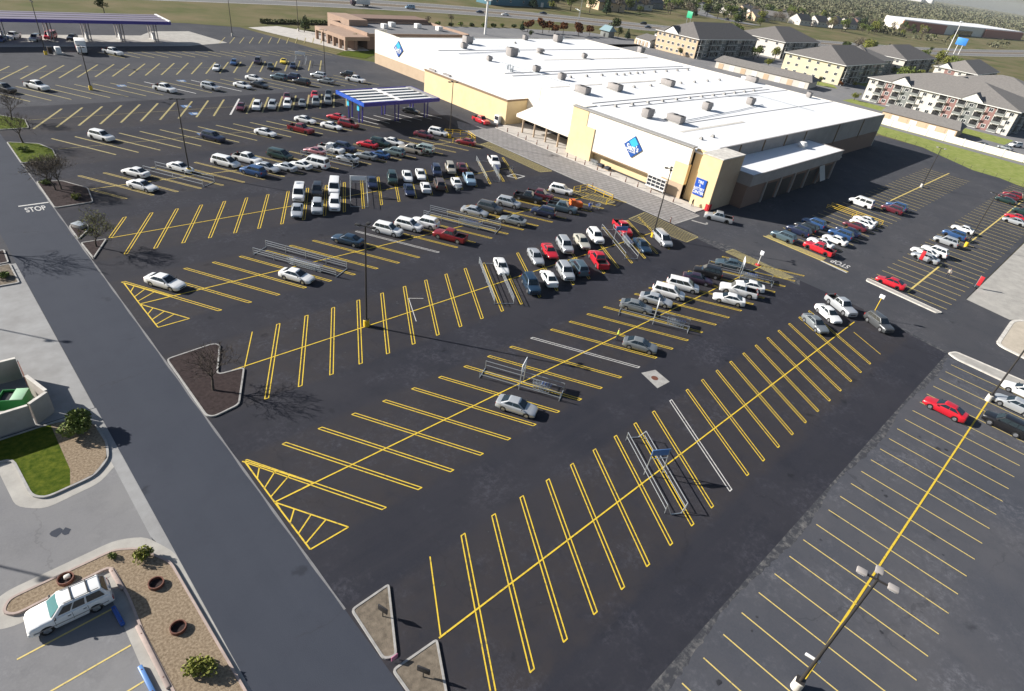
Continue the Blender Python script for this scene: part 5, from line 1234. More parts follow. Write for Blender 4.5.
def tree(kind, x, y, s, label, group='trees in the distance', z=-.03, name=None):
    c, tr = TREES[kind]; t = thing(name or {'evergreen': 'evergreen_tree'}.get(kind, 'leafy_tree'), label, 'tree', (x, y, z), rnd.uniform(0, 6), group); t.scale = (s * rnd.uniform(.9, 1.1), s * rnd.uniform(.9, 1.1), s * rnd.uniform(.85, 1.15)); link('crown', c, t); link('trunk', tr, t); return t
def bush(x, y, r, h, mi, label, n=420, z=.12, leaf=.14, group=None):
    t = thing('shrub', label, 'shrub', (x, y, z), 0, group)
    lobes = [(rnd.uniform(-.45, .45) * r, rnd.uniform(-.45, .45) * r, h * rnd.uniform(.35, .7), h * .32, r * rnd.uniform(.4, .65)) for _ in range(7)]
    v, f = leaf_quads(crown_pts(n, lobes), leaf); link('foliage', np_mesh('foliage', v, f, LEAF[mi]), t)
    b = MB()
    for l in lobes: b.tube((0, 0, 0), (l[0], l[1], l[2]), .035, .012, 5)
    b.build('stems', M['bark'], t); return t
bush(2.7, 50.8, 1.5, 2.0, 1, 'rounded green bush beside the dumpster enclosure wall', 1500, .16, .17)
bush(2.95, 34.6, .75, 1.0, 2, 'yellow green bush at the top of the gravel bed', 420, .16, .11)
bush(2.95, 24.2, .95, 1.1, 2, 'spiky green bush at the bottom of the gravel bed', 620, .16, .12)
bush(1.3, 35.8, .4, .5, 1, 'tiny shrub at the end of the narrow gravel strip', 140, .16, .08)
for i, (x, y, r, lab) in enumerate(((12.9, 111, .9, 'low bright shrub at the top of the STOP island'), (15.3, 103.6, .9, 'low yellowish shrub at the bottom of the STOP island'), (3.0, 82.5, .9, 'green shrub in the low planter left of the road'), (13.4, 127.5, 1.1, 'ground shrub on the grassy far left island'))): bush(x, y, r, .7, 1 if i != 1 else 2, lab, 300, .1, .13)
# bare winter trees grown by branching
def bare_tree(x, y, h, label, seed, spread=.5, buds=None, z=.1, trunk_split=1):
    q = random.Random(seed); b = MB(); tips = []
    def grow(p, d, L, r, lev):
        n = 3; cur = Vector(p); dd = Vector(d)
        for i in range(n):
            dd = (dd + Vector((q.uniform(-.2, .2), q.uniform(-.2, .2), q.uniform(-.05, .08)))).normalized(); nx = cur + dd * L / n
            r2 = max(.014, r * (1 - .22 * (i + 1) / n)); b.tube(cur, nx, r, r2, 6 if lev < 2 else 3, 0, False); cur = nx; r = r2
            if 1 <= lev < 5 and q.random() < .6:
                ax = Vector((q.uniform(-1, 1), q.uniform(-1, 1), q.uniform(-.2, .5))).normalized(); grow(cur, (dd * .6 + ax * .8).normalized(), L * q.uniform(.4, .65), max(.014, r * .5), lev + 2)
        if lev < 5:
            k = 5 if lev == 0 else 3 if lev < 3 else 2
            for j in range(k):
                a = 2 * PI * (j + q.random() * .6) / k; s = spread * q.uniform(.7, 1.3) * (1.35 if lev == 0 else 1); o = dd.orthogonal().normalized(); side = (o * math.cos(a) + dd.cross(o) * math.sin(a))
                grow(cur, (dd + side * s + Vector((0, 0, .10))).normalized(), L * q.uniform(.66, .88), max(.014, r * .66), lev + 1)
        else: tips.append(cur.copy())
    t = thing('bare_tree', label, 'tree', (x, y, z), 0, 'bare trees along the road islands')
    for s in range(trunk_split):
        dx = (s - (trunk_split - 1) / 2) * .7; grow((dx, 0, 0), (dx * .2, 0, 1), h * .25, h * .017 + .035, 0)
    b.build('branches', M['bark'], t, True)
    if buds is not None:
        pts = np.array([tuple(p) for p in tips]); pts = np.concatenate([pts + nrg.normal(scale=.2, size=pts.shape) for _ in range(2)]); v, f = leaf_quads(pts, .07); link('buds', np_mesh('buds', v, f, LEAF[buds]), t)
    return t
bare_tree(13.9, 50.3, 6.0, 'bare branching tree on the large notched mulch island', 5, .75)
bare_tree(13.3, 86.4, 5.4, 'small tree with yellowish buds on the triangular mulch island', 9, .65, 2)
bare_tree(13.9, 108.0, 6.0, 'multi stemmed bare tree with reddish twigs on the STOP island', 12, .55, 3, .1, 2)
bare_tree(13.2, 111.2, 5.2, 'slender bare tree at the top end of the STOP island', 15, .5, 3)
bare_tree(14.0, 131.9, 6.2, 'spreading bare tree on the grassy far left island', 21, .7)
bare_tree(2.2, 91.4, 8.2, 'bare tree mostly out of frame whose shadow crosses the road', 33, .6)
bare_tree(15, 146, 6, 'bare tree on the farthest left island', 35, .6)

# background trees, each its own thing
BT = []
for k, (x, y, s, kind, where) in enumerate([
  (126, 212, .55, 'mid green', 'beside the brown restaurant wall'), (121, 238, .6, 'dark leafy', 'on the restaurant terrace'), (124, 243, .55, 'evergreen', 'at the restaurant corner'), (148, 206, .35, 'rusty brown', 'behind the far left store wall'), (62.5, 268, .6, 'dark leafy', 'alone on the roadside lawn at top left'),
  (172, 204, .3, 'grey budding', 'above the far edge of store roof'), (196, 262, .5, 'grey budding', 'left of the white sign pole'), (214, 266, .5, 'grey budding', 'right behind the sign pole'), (247, 249, .5, 'evergreen', 'at the rear parking lot edge'), (236, 232, .4, 'dark leafy', 'poking over the store roof edge'),
  (248, 246, .75, 'rusty brown', 'left in the rusty thicket'), (256, 243, .85, 'rusty brown', 'tallest in the rusty thicket'), (264, 246, .75, 'rusty brown', 'middle of the rusty thicket'), (272, 243, .8, 'rusty brown', 'right of middle in the rusty thicket'), (281, 240, .75, 'rusty brown', 'next to last in the rusty thicket'), (288, 238, .7, 'rusty brown', 'right end of the rusty thicket'), (260, 238, .6, 'rusty brown', 'front of the rusty thicket'), (277, 236, .6, 'rusty brown', 'front right of the rusty thicket'),
  (306, 232, .6, 'dark leafy', 'beside the blue roofed stand'), (312, 230, .65, 'evergreen', 'next to the blue roofed stand'), (352, 238, .6, 'evergreen', 'left of a pair by the tan apartment'), (357, 237, .65, 'evergreen', 'right of a pair by the tan apartment'), (338, 216, .35, 'dark leafy', 'at the tan apartment corner'),
  (300, 186, .5, 'dark leafy', 'before the tan apartment wall'), (352, 172, .8, 'mid green', 'in front of the shaded apartment balconies'), (365, 176, .7, 'dark leafy', 'between tan and white apartments'), (378, 172, .85, 'spring green', 'yellow green beside the white apartment'), (384, 166, .6, 'rusty brown', 'brownish by the white apartment corner'), (398, 168, .5, 'mid green', 'under the white apartment wall'),
  (338, 156, .55, 'spring green', 'left of the yellow apartment'), (318, 120, .4, 'dark leafy', 'at the end of the long garage'), (330, 114, .5, 'rusty brown', 'in the playground bed by the yellow apartment'), (342, 112, .35, 'spring green', 'in the playground lawn'), (300, 96, .45, 'spring green', 'at the corner of the big apartment'), (430, 122, .7, 'mid green', 'between the rear apartments'), (445, 112, .6, 'spring green', 'behind the big apartment gable'),
  (322, 32, .6, 'grey budding', 'at the right end of the big apartment'), (330, 22, .7, 'grey budding', 'by the right frame edge behind white wall'), (300, 30, .4, 'grey budding', 'beside the white wall near the cars'), (540, 88, .8, 'rusty brown', 'reddish by the far right apartment'), (470, 160, .5, 'spring green', 'beside the highway pole'), (700, 178, .6, 'dark leafy', 'at the foot of the tall mast')]):
    tree(kind, x, y, s * (1.6 if 'thicket' in where else 1.0), '%s tree %s' % (kind, where)); 
# tree belts between the houses and along the far side of the highway: scattered individually
belt = random.Random(5); KW = list(TREES); n_ = 0
SPOTS = []
for _ in range(190):
    t_ = belt.random(); a = Vector((330, 352)).lerp(Vector((1000, 225)), t_); d = belt.uniform(0, 150); x = a.x + d * .35; y = a.y + d
    SPOTS.append((x, y))
for x, y in [(345, 340), (362, 338), (378, 334), (395, 330), (410, 326), (352, 350), (372, 346), (470, 352), (500, 358), (530, 352), (560, 350), (585, 345), (612, 338), (640, 330), (560, 300), (590, 292), (860, 292), (890, 284)]: SPOTS.append((x, y))
LAND = [((312, 350), 'the blue walled building'), ((435, 349), 'the pink gabled house'), ((495, 310), 'the green road sign'), ((514, 375), 'the white gabled house'), ((677, 366), 'the pink bungalow'), ((729, 320), 'the row of dark roofed houses'), ((833, 312), 'the last house of the row'), ((775, 175), 'the blue pylon sign'), ((362, 132), 'the pale yellow apartment block'), ((333, 192), 'the tan apartment block'), ((408, 188), 'the white walled apartment block'), ((464, 95), 'the cream and pink apartment block'), ((390, 60), 'the big grey roofed apartment block'), ((1100, 290), 'the far white warehouse')]
for _ in range(48):
    x = belt.uniform(315, 620); y = belt.uniform(20, 270)
    if any(ax0 - 9 < x < ax1 + 9 and ay0 - 9 < y < ay1 + 9 for ax0, ax1, ay0, ay1 in ((309, 352, 40, 96), (302, 364, 179, 204), (384, 432, 172, 203), (334, 390, 117, 147), (436, 494, 121, 150), (438, 490, 84, 105), (366, 410, 40, 84), (396, 432, 126, 156), (290, 315, 114, 168))) or abs(y - (322 - (x - 200) * .27)) < 24: continue
    SPOTS.append((x, y))
for i, (x, y) in enumerate(SPOTS):
    kind = belt.choices(KW, [4, 4, 3, 4, 0, 2])[0]; s = belt.uniform(.7, 1.45)
    la = min(LAND, key=lambda l: math.hypot(l[0][0] - x, l[0][1] - y)); size = 'small' if s < .9 else 'tall' if s > 1.2 else 'medium'
    rel = ('left' if x < la[0][0] - 12 else 'right' if x > la[0][0] + 12 else 'directly in line') + (' and beyond' if y > la[0][1] + 8 else ' in front' if y < la[0][1] - 8 else ' close by')
    dist = 'near' if math.hypot(la[0][0] - x, la[0][1] - y) < 45 else 'some way from' if math.hypot(la[0][0] - x, la[0][1] - y) < 90 else 'far from'
    tree(kind, x, y, s, ' '.join(('%s %s tree %s, %s %s' % (size, kind, rel, dist, la[1])).replace('directly in line', 'in line').split()[:16]), 'trees beyond the highway')
# distant woodland that reads as one mass, up to the horizon
def woodland():
    N = 11000; th = np.radians(nrg.uniform(4, 42, N)); r = 900 * (6500 / 900) ** nrg.uniform(0, 1, N); x = r * np.cos(th); y = r * np.sin(th)
    M_ = 1500; x2 = nrg.uniform(430, 1000, M_); y2 = 395 - (x2 - 430) * .02 + nrg.uniform(0, 1, M_) ** 1.5 * 420; ok = (nrg.uniform(0, 1, M_) < .55) | (y2 > 470); x2 = x2[ok]; y2 = y2[ok]
    keep = ~((x > 880) & (x < 1600) & (y > 195) & (y < 352)) & ~((y < 190 + (x - 900) * .02) & (x < 1500) & (y > 120)) & ~((x < 1500) & (y < 120) & (nrg.uniform(0, 1, N) < .5))
    x = np.concatenate([x[keep], x2]); y = np.concatenate([y[keep], y2]); d = np.hypot(x, y); z = np.maximum(0, (d - 2500) / 1000) ** 1.3 * 2.4 * .85 - 1
    k = 22; c = np.stack([x, y, z], 1).repeat(k, 0); s = np.clip(d / 1500, .8, 2.2).repeat(k)[:, None]
    h = nrg.uniform(4, 9, len(x)).repeat(k)[:, None]; o = nrg.normal(size=(len(c), 3)) * np.array([3.2, 3.2, 0]) * s; o[:, 2] = nrg.uniform(.1, 1, len(c)) * h[:, 0] * np.clip(s[:, 0], 1, 1.5)
    return leaf_quads(c + o, 1.9 * np.clip(s, 1, 2.5))
v, f = woodland(); M['wood'] = leafmat('woodland', (.075, .090, .048), (.165, .155, .095)); wd = M['wood'].node_tree
for n2 in wd.nodes:
    if n2.type == 'TEX_NOISE': n2.inputs['Scale'].default_value = .045; n2.inputs['Detail'].default_value = 3
    if n2.type == 'MAP_RANGE': n2.inputs['From Min'].default_value = .34; n2.inputs['From Max'].default_value = .64
o = link('distant_woodland', np_mesh('woodland', v, f, M['wood'])); o['kind'] = 'stuff'
hd = thing('hedge', 'clipped dark hedge along the edge of the restaurant lot', 'hedge', (0, 0, -.03))
v, f = leaf_quads(np.stack([nrg.uniform(112, 150, 1500), nrg.uniform(254.5, 256.5, 1500), nrg.uniform(.1, 1.5, 1500)], 1), .35); link('foliage', np_mesh('foliage', v, f, LEAF[0]), hd); b = MB(); b.box(112, 150, 255, 256, 0, .4); b.build('stems', M['bark_dark'], hd)
for i, x in enumerate(range(186, 262, 7)):
    bush(x, 257.5 + (i % 3) * .8, 1.6, 2.0, 0 if i % 2 else 1, 'dark roadside bush in the row behind the store roof, %s' % ('among the first on the left' if i < 4 else 'below the highway cars' if i < 8 else 'toward the rusty thicket'), 160, -.03, .4, 'bushes in the row behind the store')

# ------------------------------------------------------------------ buildings around
wm = MB(); wm.box(-.8, .8, -.06, 0, -.7, .7, 0); wm.box(-.66, -.04, -.075, -.06, -.56, .56, 1); wm.box(.04, .66, -.075, -.06, -.56, .56, 1); WIN = wm.mesh('window', [M['trim'], M['window']])
bm_ = MB(); bm_.box(-1.35, 1.35, -.05, 0, -1.2, 1.15, 1); bm_.box(-1.4, 1.4, -1.3, 0, -1.35, -1.2, 0); bm_.box(-1.4, 1.4, -1.3, -1.22, -1.2, -.35, 2)  # flat black panel paints the shade of the balcony recess
for x in (-1.4, 1.3): bm_.box(x, x + .1, -1.3, -1.2, -1.2, 1.3, 0)
BAL = bm_.mesh('balcony', [M['trim'], M['black'], M['apt_grey']])
def hip(b, x0, x1, y0, y1, z, rise, axis, ov=.9, hipk=.9):
    x0 -= ov; x1 += ov; y0 -= ov; y1 += ov
    if axis == 'x': h = (y1 - y0) / 2 * hipk; A = (x0 + h, (y0 + y1) / 2, z + rise); B = (x1 - h, (y0 + y1) / 2, z + rise)
    else: h = (x1 - x0) / 2 * hipk; A = ((x0 + x1) / 2, y0 + h, z + rise); B = ((x0 + x1) / 2, y1 - h, z + rise)
    v = [(x0, y0, z), (x1, y0, z), (x1, y1, z), (x0, y1, z), A, B]
    fs = [(0, 1, 5, 4), (1, 2, 5), (2, 3, 4, 5), (3, 0, 4)] if axis == 'x' else [(0, 1, 4), (1, 2, 5, 4), (2, 3, 5), (3, 0, 4, 5)]
    b.add(v, fs + [(3, 2, 1, 0)])
def apartment(label, x0, x1, y0, y1, h, rise, axis, wall_w, wall_s, roofm, pat_w, pat_s, gables=()):
    t = thing('apartment_block', label, 'apartment block', (0, 0, 0), 0, 'apartment blocks behind the store')
    b = MB(); b.box(x0 + .02, x1, y0 + .02, y1, -.5, h); b.build('wall', M[wall_s], t)  # grey here paints the shade of the sides facing away from the sun
    b = MB(); b.box(x0 - .12, x0 + .02, y0 - .1, y1 + .02, -.5, h - .02); b.build('end_wall', M[wall_w], t)
    b = MB(); hip(b, x0, x1, y0, y1, h, rise, axis); rf = b.build('roof', M[roofm], t)
    b = MB(); ov = .95
    for (a0, a1, c0, c1) in ((x0 - ov, x1 + ov, y0 - ov, y0 - ov + .1), (x0 - ov, x0 - ov + .1, y0 - ov + .1, y1 + ov), (x1 + ov - .1, x1 + ov, y0 - ov + .1, y1 + ov)): b.box(a0, a1, c0, c1, h - .3, h - .01)
    b.build('gutter', M['trim'], rf)
    def place(pat, side):
        n = len(pat); L = (y1 - y0) if side == 'w' else (x1 - x0); wdt = L / n
        for i, ch in enumerate(pat):
            u = (i + .5) * wdt
            if side == 'w': base = Vector((x0 - .14, y1 - u, 0)); rz = -PI / 2
            else: base = Vector((x0 + u, y0 - .02, 0)); rz = 0
            if ch in 'RG':
                b = MB(); T = Matrix.Translation(base) @ Matrix.Rotation(rz, 4, 'Z'); b.box(-wdt / 2 + .1, wdt / 2 - .1, -.1, -.002, -.4, h - .1, 0, T); b.build('siding_panel', M['apt_red' if ch == 'R' else 'apt_grey'], t)
            for fl in range(3):
                z = h * (fl + .5) / 3
                if ch in 'WRG':
                    for s in ((-1, 1) if wdt > 5.5 else (0,)): o = link('window', WIN, t, base + Vector((0, 0, z)) + (Matrix.Rotation(rz, 3, 'Z') @ Vector((s * wdt * .22, -.1 if ch in 'RG' else 0, 0)))); o.rotation_euler = (0, 0, rz)
                elif ch == 'B': o = link('balcony', BAL, t, base + Vector((0, 0, z))); o.rotation_euler = (0, 0, rz); o.scale = (min(1.6, wdt / 3.1), 1, h / 3 / 3)
    place(pat_w, 'w'); place(pat_s, 's')
    for (u, wg) in gables:    # cross gables with a pale barge board on the west eave
        b = MB(); y = y1 - u; xa = x0 - 1.4; xb = x0 + 5
        b.add([(xa, y - wg, h + .05), (xa, y + wg, h + .05), (xa, y, h + wg * .7), (xb, y, h + wg * .7)], [(0, 3, 2), (1, 2, 3)]); b.build('gable_roof', M[roofm], t)
        b = MB(); b.add([(xa + .3, y - wg * .9, h + .02), (xa + .3, y + wg * .9, h + .02), (xa + .3, y, h + wg * .62)], [(0, 2, 1)]); b.build('gable', M['trim'], t)
    return t
apartment('long three storey block with white and dark red siding facing the white wall', 309, 352, 40, 96, 9, 5.5, 'y', 'apt_white', 'apt_grey', 'shingle', 'WBRBGBWWBRBGBRBW', 'WBWBW', ((13, 4.5), (40, 4.5)))
apartment('tan apartment block with a grey hipped roof right behind the store', 302, 364, 179, 204, 9, 6, 'x', 'apt_tan', 'apt_grey', 'shingle_dark', 'WWWW', 'BWBBWBBWBBW', ((9, 5),))
apartment('apartment block with a plain white end wall between tan and yellow ones', 384, 432, 172, 203, 9, 6, 'x', 'apt_white', 'apt_grey', 'shingle_dark', 'WW', 'BWBBWBWB')
apartment('pale yellow apartment block nearest the long garage', 334, 390, 117, 147, 9, 6, 'x', 'apt_yellow', 'apt_grey', 'shingle_dark', 'WWW', 'BWBBWBBWBW')
apartment('dark roofed apartment block behind the yellow one', 436, 494, 121, 150, 9, 5.5, 'x', 'apt_white', 'apt_grey', 'shingle_dark', 'WW', 'BWBBWBBWB')
apartment('cream and pink apartment block at the upper right below the blue sign', 438, 490, 84, 105, 9, 5, 'x', 'apt_white', 'apt_grey', 'shingle', 'WRWB', 'BWBBWBBW', ((5, 4),))
apartment('grey roofed apartment block directly behind the long red and white one', 366, 410, 40, 84, 9, 5.5, 'y', 'apt_white', 'apt_grey', 'shingle', 'WBRBWBRBW', 'WBWBW', ((10, 4.5),))
apartment('far apartment block of which only the grey roof shows past the yellow one', 396, 432, 126, 156, 8, 5, 'y', 'apt_white', 'apt_grey', 'shingle', 'WWWW', 'WBW')
def garage(label, P, h, wall, roofm, z=-.02):
    t = thing('garage_block', label, 'garage', (0, 0, 0), 0, 'garages of the apartments'); b = MB(); b.prism(P, -.4, h); b.build('wall', M[wall], t)
    c = Vector((sum(p[0] for p in P) / 4, sum(p[1] for p in P) / 4)); Q = [tuple(c + (Vector(p) - c) * 1.06) for p in P]
    a, d = (Vector(Q[0]) + Vector(Q[1])) / 2, (Vector(Q[2]) + Vector(Q[3])) / 2
    b = MB(); b.add([(*Q[0], h), (*Q[1], h), (*Q[2], h), (*Q[3], h), (*a.lerp(d, .06), h + 2), (*d.lerp(a, .06), h + 2)], [(0, 1, 4), (1, 2, 5, 4), (2, 3, 5), (3, 0, 4, 5), (3, 2, 1, 0)]); b.build('roof', M[roofm], t)
    n = 8
    for i in range(n):
        p = Vector(P[3]).lerp(Vector(P[0]), (i + .5) / n); dd = (Vector(P[0]) - Vector(P[3])).normalized(); nn = Vector((-dd.y, dd.x)); cc = sum((Vector(q) for q in P), Vector((0, 0))) / 4
        if (p + nn - cc).length < (p - cc).length: nn = -nn
        b = MB(); b.prism([tuple(p - dd * 1.2), tuple(p + dd * 1.2), tuple(p + dd * 1.2 + nn * .06), tuple(p - dd * 1.2 + nn * .06)], 0, 2.3); b.build('door', M['trim' if i % 2 else 'apt_tan'], t)
    return t
garage('long low tan garage with a grey roof behind the white wall', [(271, 49), (285, 50), (286, 77), (271, 75)], 2.9, 'apt_tan', 'shingle')
garage('long grey roofed garage close behind the store roof edge', [(297, 116), (311, 118), (307, 166), (291, 160)], 3.0, 'apt_white', 'shingle')
garage('low white shed roof right of the tan apartment corner', [(300, 206), (316, 205), (318, 216), (302, 217)], 3.2, 'apt_white', 'shingle_dark')
fw = thing('boundary_wall', 'long white boundary wall behind the green strip at right', 'wall'); b = MB()
for y in range(-34, 74, 6): b.box(261.2, 261.5, y, y + 5.95, -.3, 2.1)
b.build('panel', M['wall_white'], fw)
for y in range(-34, 76, 6): b = MB(); b.box(261.1, 261.6, y - .2, y + .15, -.3, 2.3); b.build('pier', M['white'], fw)
lf = thing('wire_fence', 'low wire fence between the asphalt and the green strip', 'fence'); b = MB()
P = [(238, 62), (237.5, 49), (225.5, 33), (222, 19), (200, 14)]
for a, c in zip(P[:-1], P[1:]):
    a = Vector((*a, 0)); c = Vector((*c, 0)); n = max(1, int((c - a).length / 3))
    for i in range(n): p = a.lerp(c, i / n); b.tube(p, p + Vector((0, 0, 1.2)), .04)
    for z in (.6, 1.2): b.tube(a + Vector((0, 0, z)), c + Vector((0, 0, z)), .012)
b.build('fence_wire', M['dark_pole'], lf)
# brown restaurant
rs = thing('restaurant', 'brown flat roofed restaurant with an arcade left of the store corner', 'restaurant')
b = MB(); b.box(129, 176, 207, 233, -.2, 4.3); b.build('main_wall', M['wall_brown'], rs)
b = MB(); b.box(129.4, 175.6, 207.4, 232.6, 4.3, 4.35); b.build('flat_roof', M['asphalt_west'], rs)
b = MB(); b.box(128.8, 129.3, 206.8, 233.2, 3.9, 5.3); b.box(129.3, 176, 206.8, 207.3, 4.0, 5.0); b.box(175.6, 176.1, 207.3, 233, 3.9, 5.2); b.box(129.3, 175.6, 232.7, 233.2, 4, 5); b.build('parapet', M['wall_clay'], rs)
b = MB(); b.box(119, 128.8, 205, 226, 3.0, 4.2); b.build('arcade_beam', M['wall_clay'], rs)
for y in (205.2, 209, 213, 217, 221, 225.2):
    b = MB(); b.box(119, 120, y, y + .7, -.2, 3.0); b.build('arcade_pillar', M['wall_clay'], rs)
b = MB(); b.box(123, 124, 205.4, 225.6, -.2, 3.0); b.build('recess', M['wall_brown'], rs)
b = MB(); b.box(133, 141, 226, 242, -.2, 6.4); b.build('tower', M['wall_clay'], rs)
b = MB(); b.box(141, 175, 233.4, 243, -.2, 6.0); b.build('rear_wing', M['wall_brown'], rs)
for x, y in ((146, 222), (152, 226), (163, 224), (170, 219)): bevel_box('roof_fan', 2.2, 2.2, 1.6, .1, M['white'], rs, (x, y, 5.15))
b = MB(); b.sheet([(118.6, 204.4), (103, 246), (116, 250), (133, 228), (128, 204)], -.01); struct('restaurant_walk', b, M['sidewalk'])
b = MB(); b.sheet([(119, 192), (129, 200), (129, 204), (118, 204), (112, 199)], .02); struct('restaurant_lawn', b, M['grass_dark'])
# signs and poles behind
t = thing('pylon_sign', 'tall white pole with a T shaped white head above the store roof', 'sign', (212, 238, 0)); b = MB(); b.tube((0, 0, 0), (0, 0, 14.5), .55, .45, 14); b.build('pole', M['white'], t, True)
bevel_box('sign_head', 1.0, 4.8, 1.5, .1, M['white'], t, (0, 0, 15)); bevel_box('cross_arm', 3.6, .8, .8, .1, M['white'], t, (0, 0, 14.2))
t = thing('road_sign', 'green rectangular highway sign above the tan apartment', 'sign', (470, 292, 0), R_(-20)); bevel_box('panel', .3, 6.5, 4.6, .05, mat('sign_green', (.02, .33, .17), .5), t, (0, 0, 6.5))
for s in (-2.2, 2.2): b = MB(); b.tube((.3, s, 0), (.3, s, 8), .15); b.build('post', M['steel'], t)
t = thing('pylon_sign', 'blue pylon sign on twin posts near the far right highway', 'sign', (740, 166, 0)); bevel_box('panel', .8, 9, 6, .2, mat('pylon_blue', (.05, .25, .7), .4), t, (0, 0, 11))
for s in (-2, 2): b = MB(); b.tube((0, s, 0), (0, s, 8.5), .3); b.build('post', M['white'], t)
t = thing('light_mast', 'very tall pale mast rising right of the far white warehouse', 'mast', (690, 162, 0)); b = MB(); b.tube((0, 0, 0), (0, 0, 27), .5, .25, 10); b.build('pole', M['white'], t, True); bevel_box('lamp_ring', 2.4, 2.4, .8, .2, M['steel'], t, (0, 0, 27.2))
for i, (x, y) in enumerate(((352, 302), (286, 246))):
    t = thing('street_light', ['slim street light on the far verge left of the houses', 'slim street light by the rusty thicket'][i], 'street light', (x, y, 0)); b = MB(); b.tube((0, 0, 0), (0, 0, 11), .16, .09, 8); b.tube((0, 0, 11), (0, 2.2, 11.3), .07); b.build('pole', M['steel'], t); bevel_box('lamp_head', .4, .9, .18, .04, M['steel'], t, (0, 2.5, 11.3))
t = thing('roadside_stand', 'small stand with a sloping blue grey roof behind the store', 'stand', (301, 236, 0)); bevel_box('wall', 5, 6, 3, .05, M['apt_grey'], t, (0, 0, 1.5)); b = MB(); hip(b, -2.8, 2.8, -3.3, 3.3, 3, 2.6, 'y', .5, .3); b.build('roof', mat('stand_roof', (.2, .3, .33), .6), t); bevel_box('door', .1, 1.2, 2.1, .02, M['black'], t, (-2.52, 0, 1.05))
t = thing('pale_hut', 'small white hut at the rear edge of the store roof', 'hut', (330, 220, 0)); bevel_box('wall', 6, 5, 4, .05, M['white'], t, (0, 0, 2)); b = MB(); hip(b, -3, 3, -2.5, 2.5, 4, 1.4, 'x', .4, .5); b.build('roof', M['shingle'], t); bevel_box('door', .1, 1.2, 2.2, .02, M['wall_brown'], t, (-3.02, 0, 1.1))
# houses beyond the highway
HM = [('apt_white', 'white'), ('apt_tan', 'peach'), ('apt_grey', 'grey')]
def house(x, y, L, Wd, h, rise, wm_, rm, rz, label, wins=3):
    t = thing('gabled_house', label, 'house', (x, y, -.1), rz, 'houses beyond the highway')
    b = MB(); a, c = L / 2, Wd / 2; b.add([(-a, -c, 0), (a, -c, 0), (a, c, 0), (-a, c, 0), (-a, -c, h), (a, -c, h), (a, c, h), (-a, c, h), (-a, 0, h + rise), (a, 0, h + rise)], [(0, 1, 5, 4), (2, 3, 7, 6), (1, 2, 6, 9, 5), (3, 0, 4, 8, 7)]); b.build('wall', M[wm_], t)
    b = MB(); e = .5; k = rise / c
    for s in (-1, 1): b.add([(-a - e, s * (c + e), h - k * e), (a + e, s * (c + e), h - k * e), (a + e, 0, h + rise + .02), (-a - e, 0, h + rise + .02), (-a - e, s * (c + e), h - k * e + .2), (a + e, s * (c + e), h - k * e + .2), (a + e, 0, h + rise + .24), (-a - e, 0, h + rise + .24)], [(0, 1, 2, 3), (4, 5, 6, 7), (0, 1, 5, 4), (1, 2, 6, 5), (3, 0, 4, 7)])
    rf = b.build('roof', M[rm], t); bevel_box('chimney', .9, .9, 1.8, .05, M['wall_brown'], rf, (a * .4, c * .3, h + rise))
    for i in range(wins): o = link('window', WIN, t, (-a + L * (i + .5) / wins, -c - .02, h * .55)); 
    for s in (-1, 1): o = link('window', WIN, t, (-a - .02, s * c * .5, h * .55)); o.rotation_euler = (0, 0, -PI / 2)
    bevel_box('door', .1, 1.1, 2.1, .02, M['wall_brown'], t, (-a - .03, 0, 1.05)); return t
for x, y, L, Wd, h, r, wm_, rm, rz, lab in [
  (440, 352, 26, 17, 6, 6, 'apt_tan', 'shingle_dark', -.25, 'big house with a bright peach gable beside the highway'), (480, 368, 24, 15, 5, 6, 'apt_grey', 'shingle_dark', -.2, 'grey roofed house right of the peach gabled one'), (508, 372, 26, 15, 5, 6, 'apt_white', 'shingle_dark', -.2, 'long dark roofed house with a crooked white gable'), (545, 385, 26, 14, 5, 5, 'apt_grey', 'shingle_dark', -.1, 'dim house partly hidden by grey trees'),
  (660, 332, 20, 14, 4, 4, 'apt_tan', 'shingle', -.3, 'pink walled bungalow behind the white apartment'), (690, 350, 24, 13, 4, 4, 'apt_white', 'shingle', -.3, 'long pale bungalow with a light roof'), (678, 374, 26, 14, 4, 4, 'apt_white', 'shingle', .1, 'bungalow with a bright white wall farther back'), (722, 345, 26, 14, 4, 4, 'apt_white', 'shingle', -.9, 'long house with a bright white side and pale roof'),
  (729, 318, 20, 15, 5, 5, 'apt_white', 'shingle_dark', -.2, 'white gabled house, first of the dark roofed row'), (760, 312, 20, 15, 5, 5, 'apt_white', 'shingle_dark', -.2, 'second white gabled house of the dark roofed row'), (792, 308, 20, 15, 5, 5, 'apt_white', 'shingle_dark', -.2, 'third white gabled house of the dark roofed row'), (828, 306, 20, 15, 5, 5, 'apt_white', 'shingle_dark', -.2, 'last white gabled house of the dark roofed row'),
  (640, 385, 22, 14, 4, 4, 'apt_grey', 'shingle', .3, 'grey house among the trees at the top edge'), (600, 400, 24, 14, 4, 4, 'apt_tan', 'shingle', 0, 'tan house at the top edge among grey trees'), (760, 400, 26, 16, 4, 4, 'apt_white', 'shingle', .2, 'pale house at the top above the dark roofed row'), (800, 370, 24, 15, 4, 4, 'apt_grey', 'shingle_dark', .4, 'grey house behind the dark roofed row'), (735, 385, 22, 14, 4, 4, 'apt_tan', 'shingle', -.2, 'tan house above the pink bungalow'), (880, 340, 26, 16, 4, 4, 'apt_white', 'shingle', .1, 'pale house left of the far brick building'), (920, 330, 26, 16, 5, 4, 'apt_red', 'shingle', .1, 'reddish house just left of the far warehouse')]: house(x, y, L, Wd, h, r, wm_, rm, rz, lab)
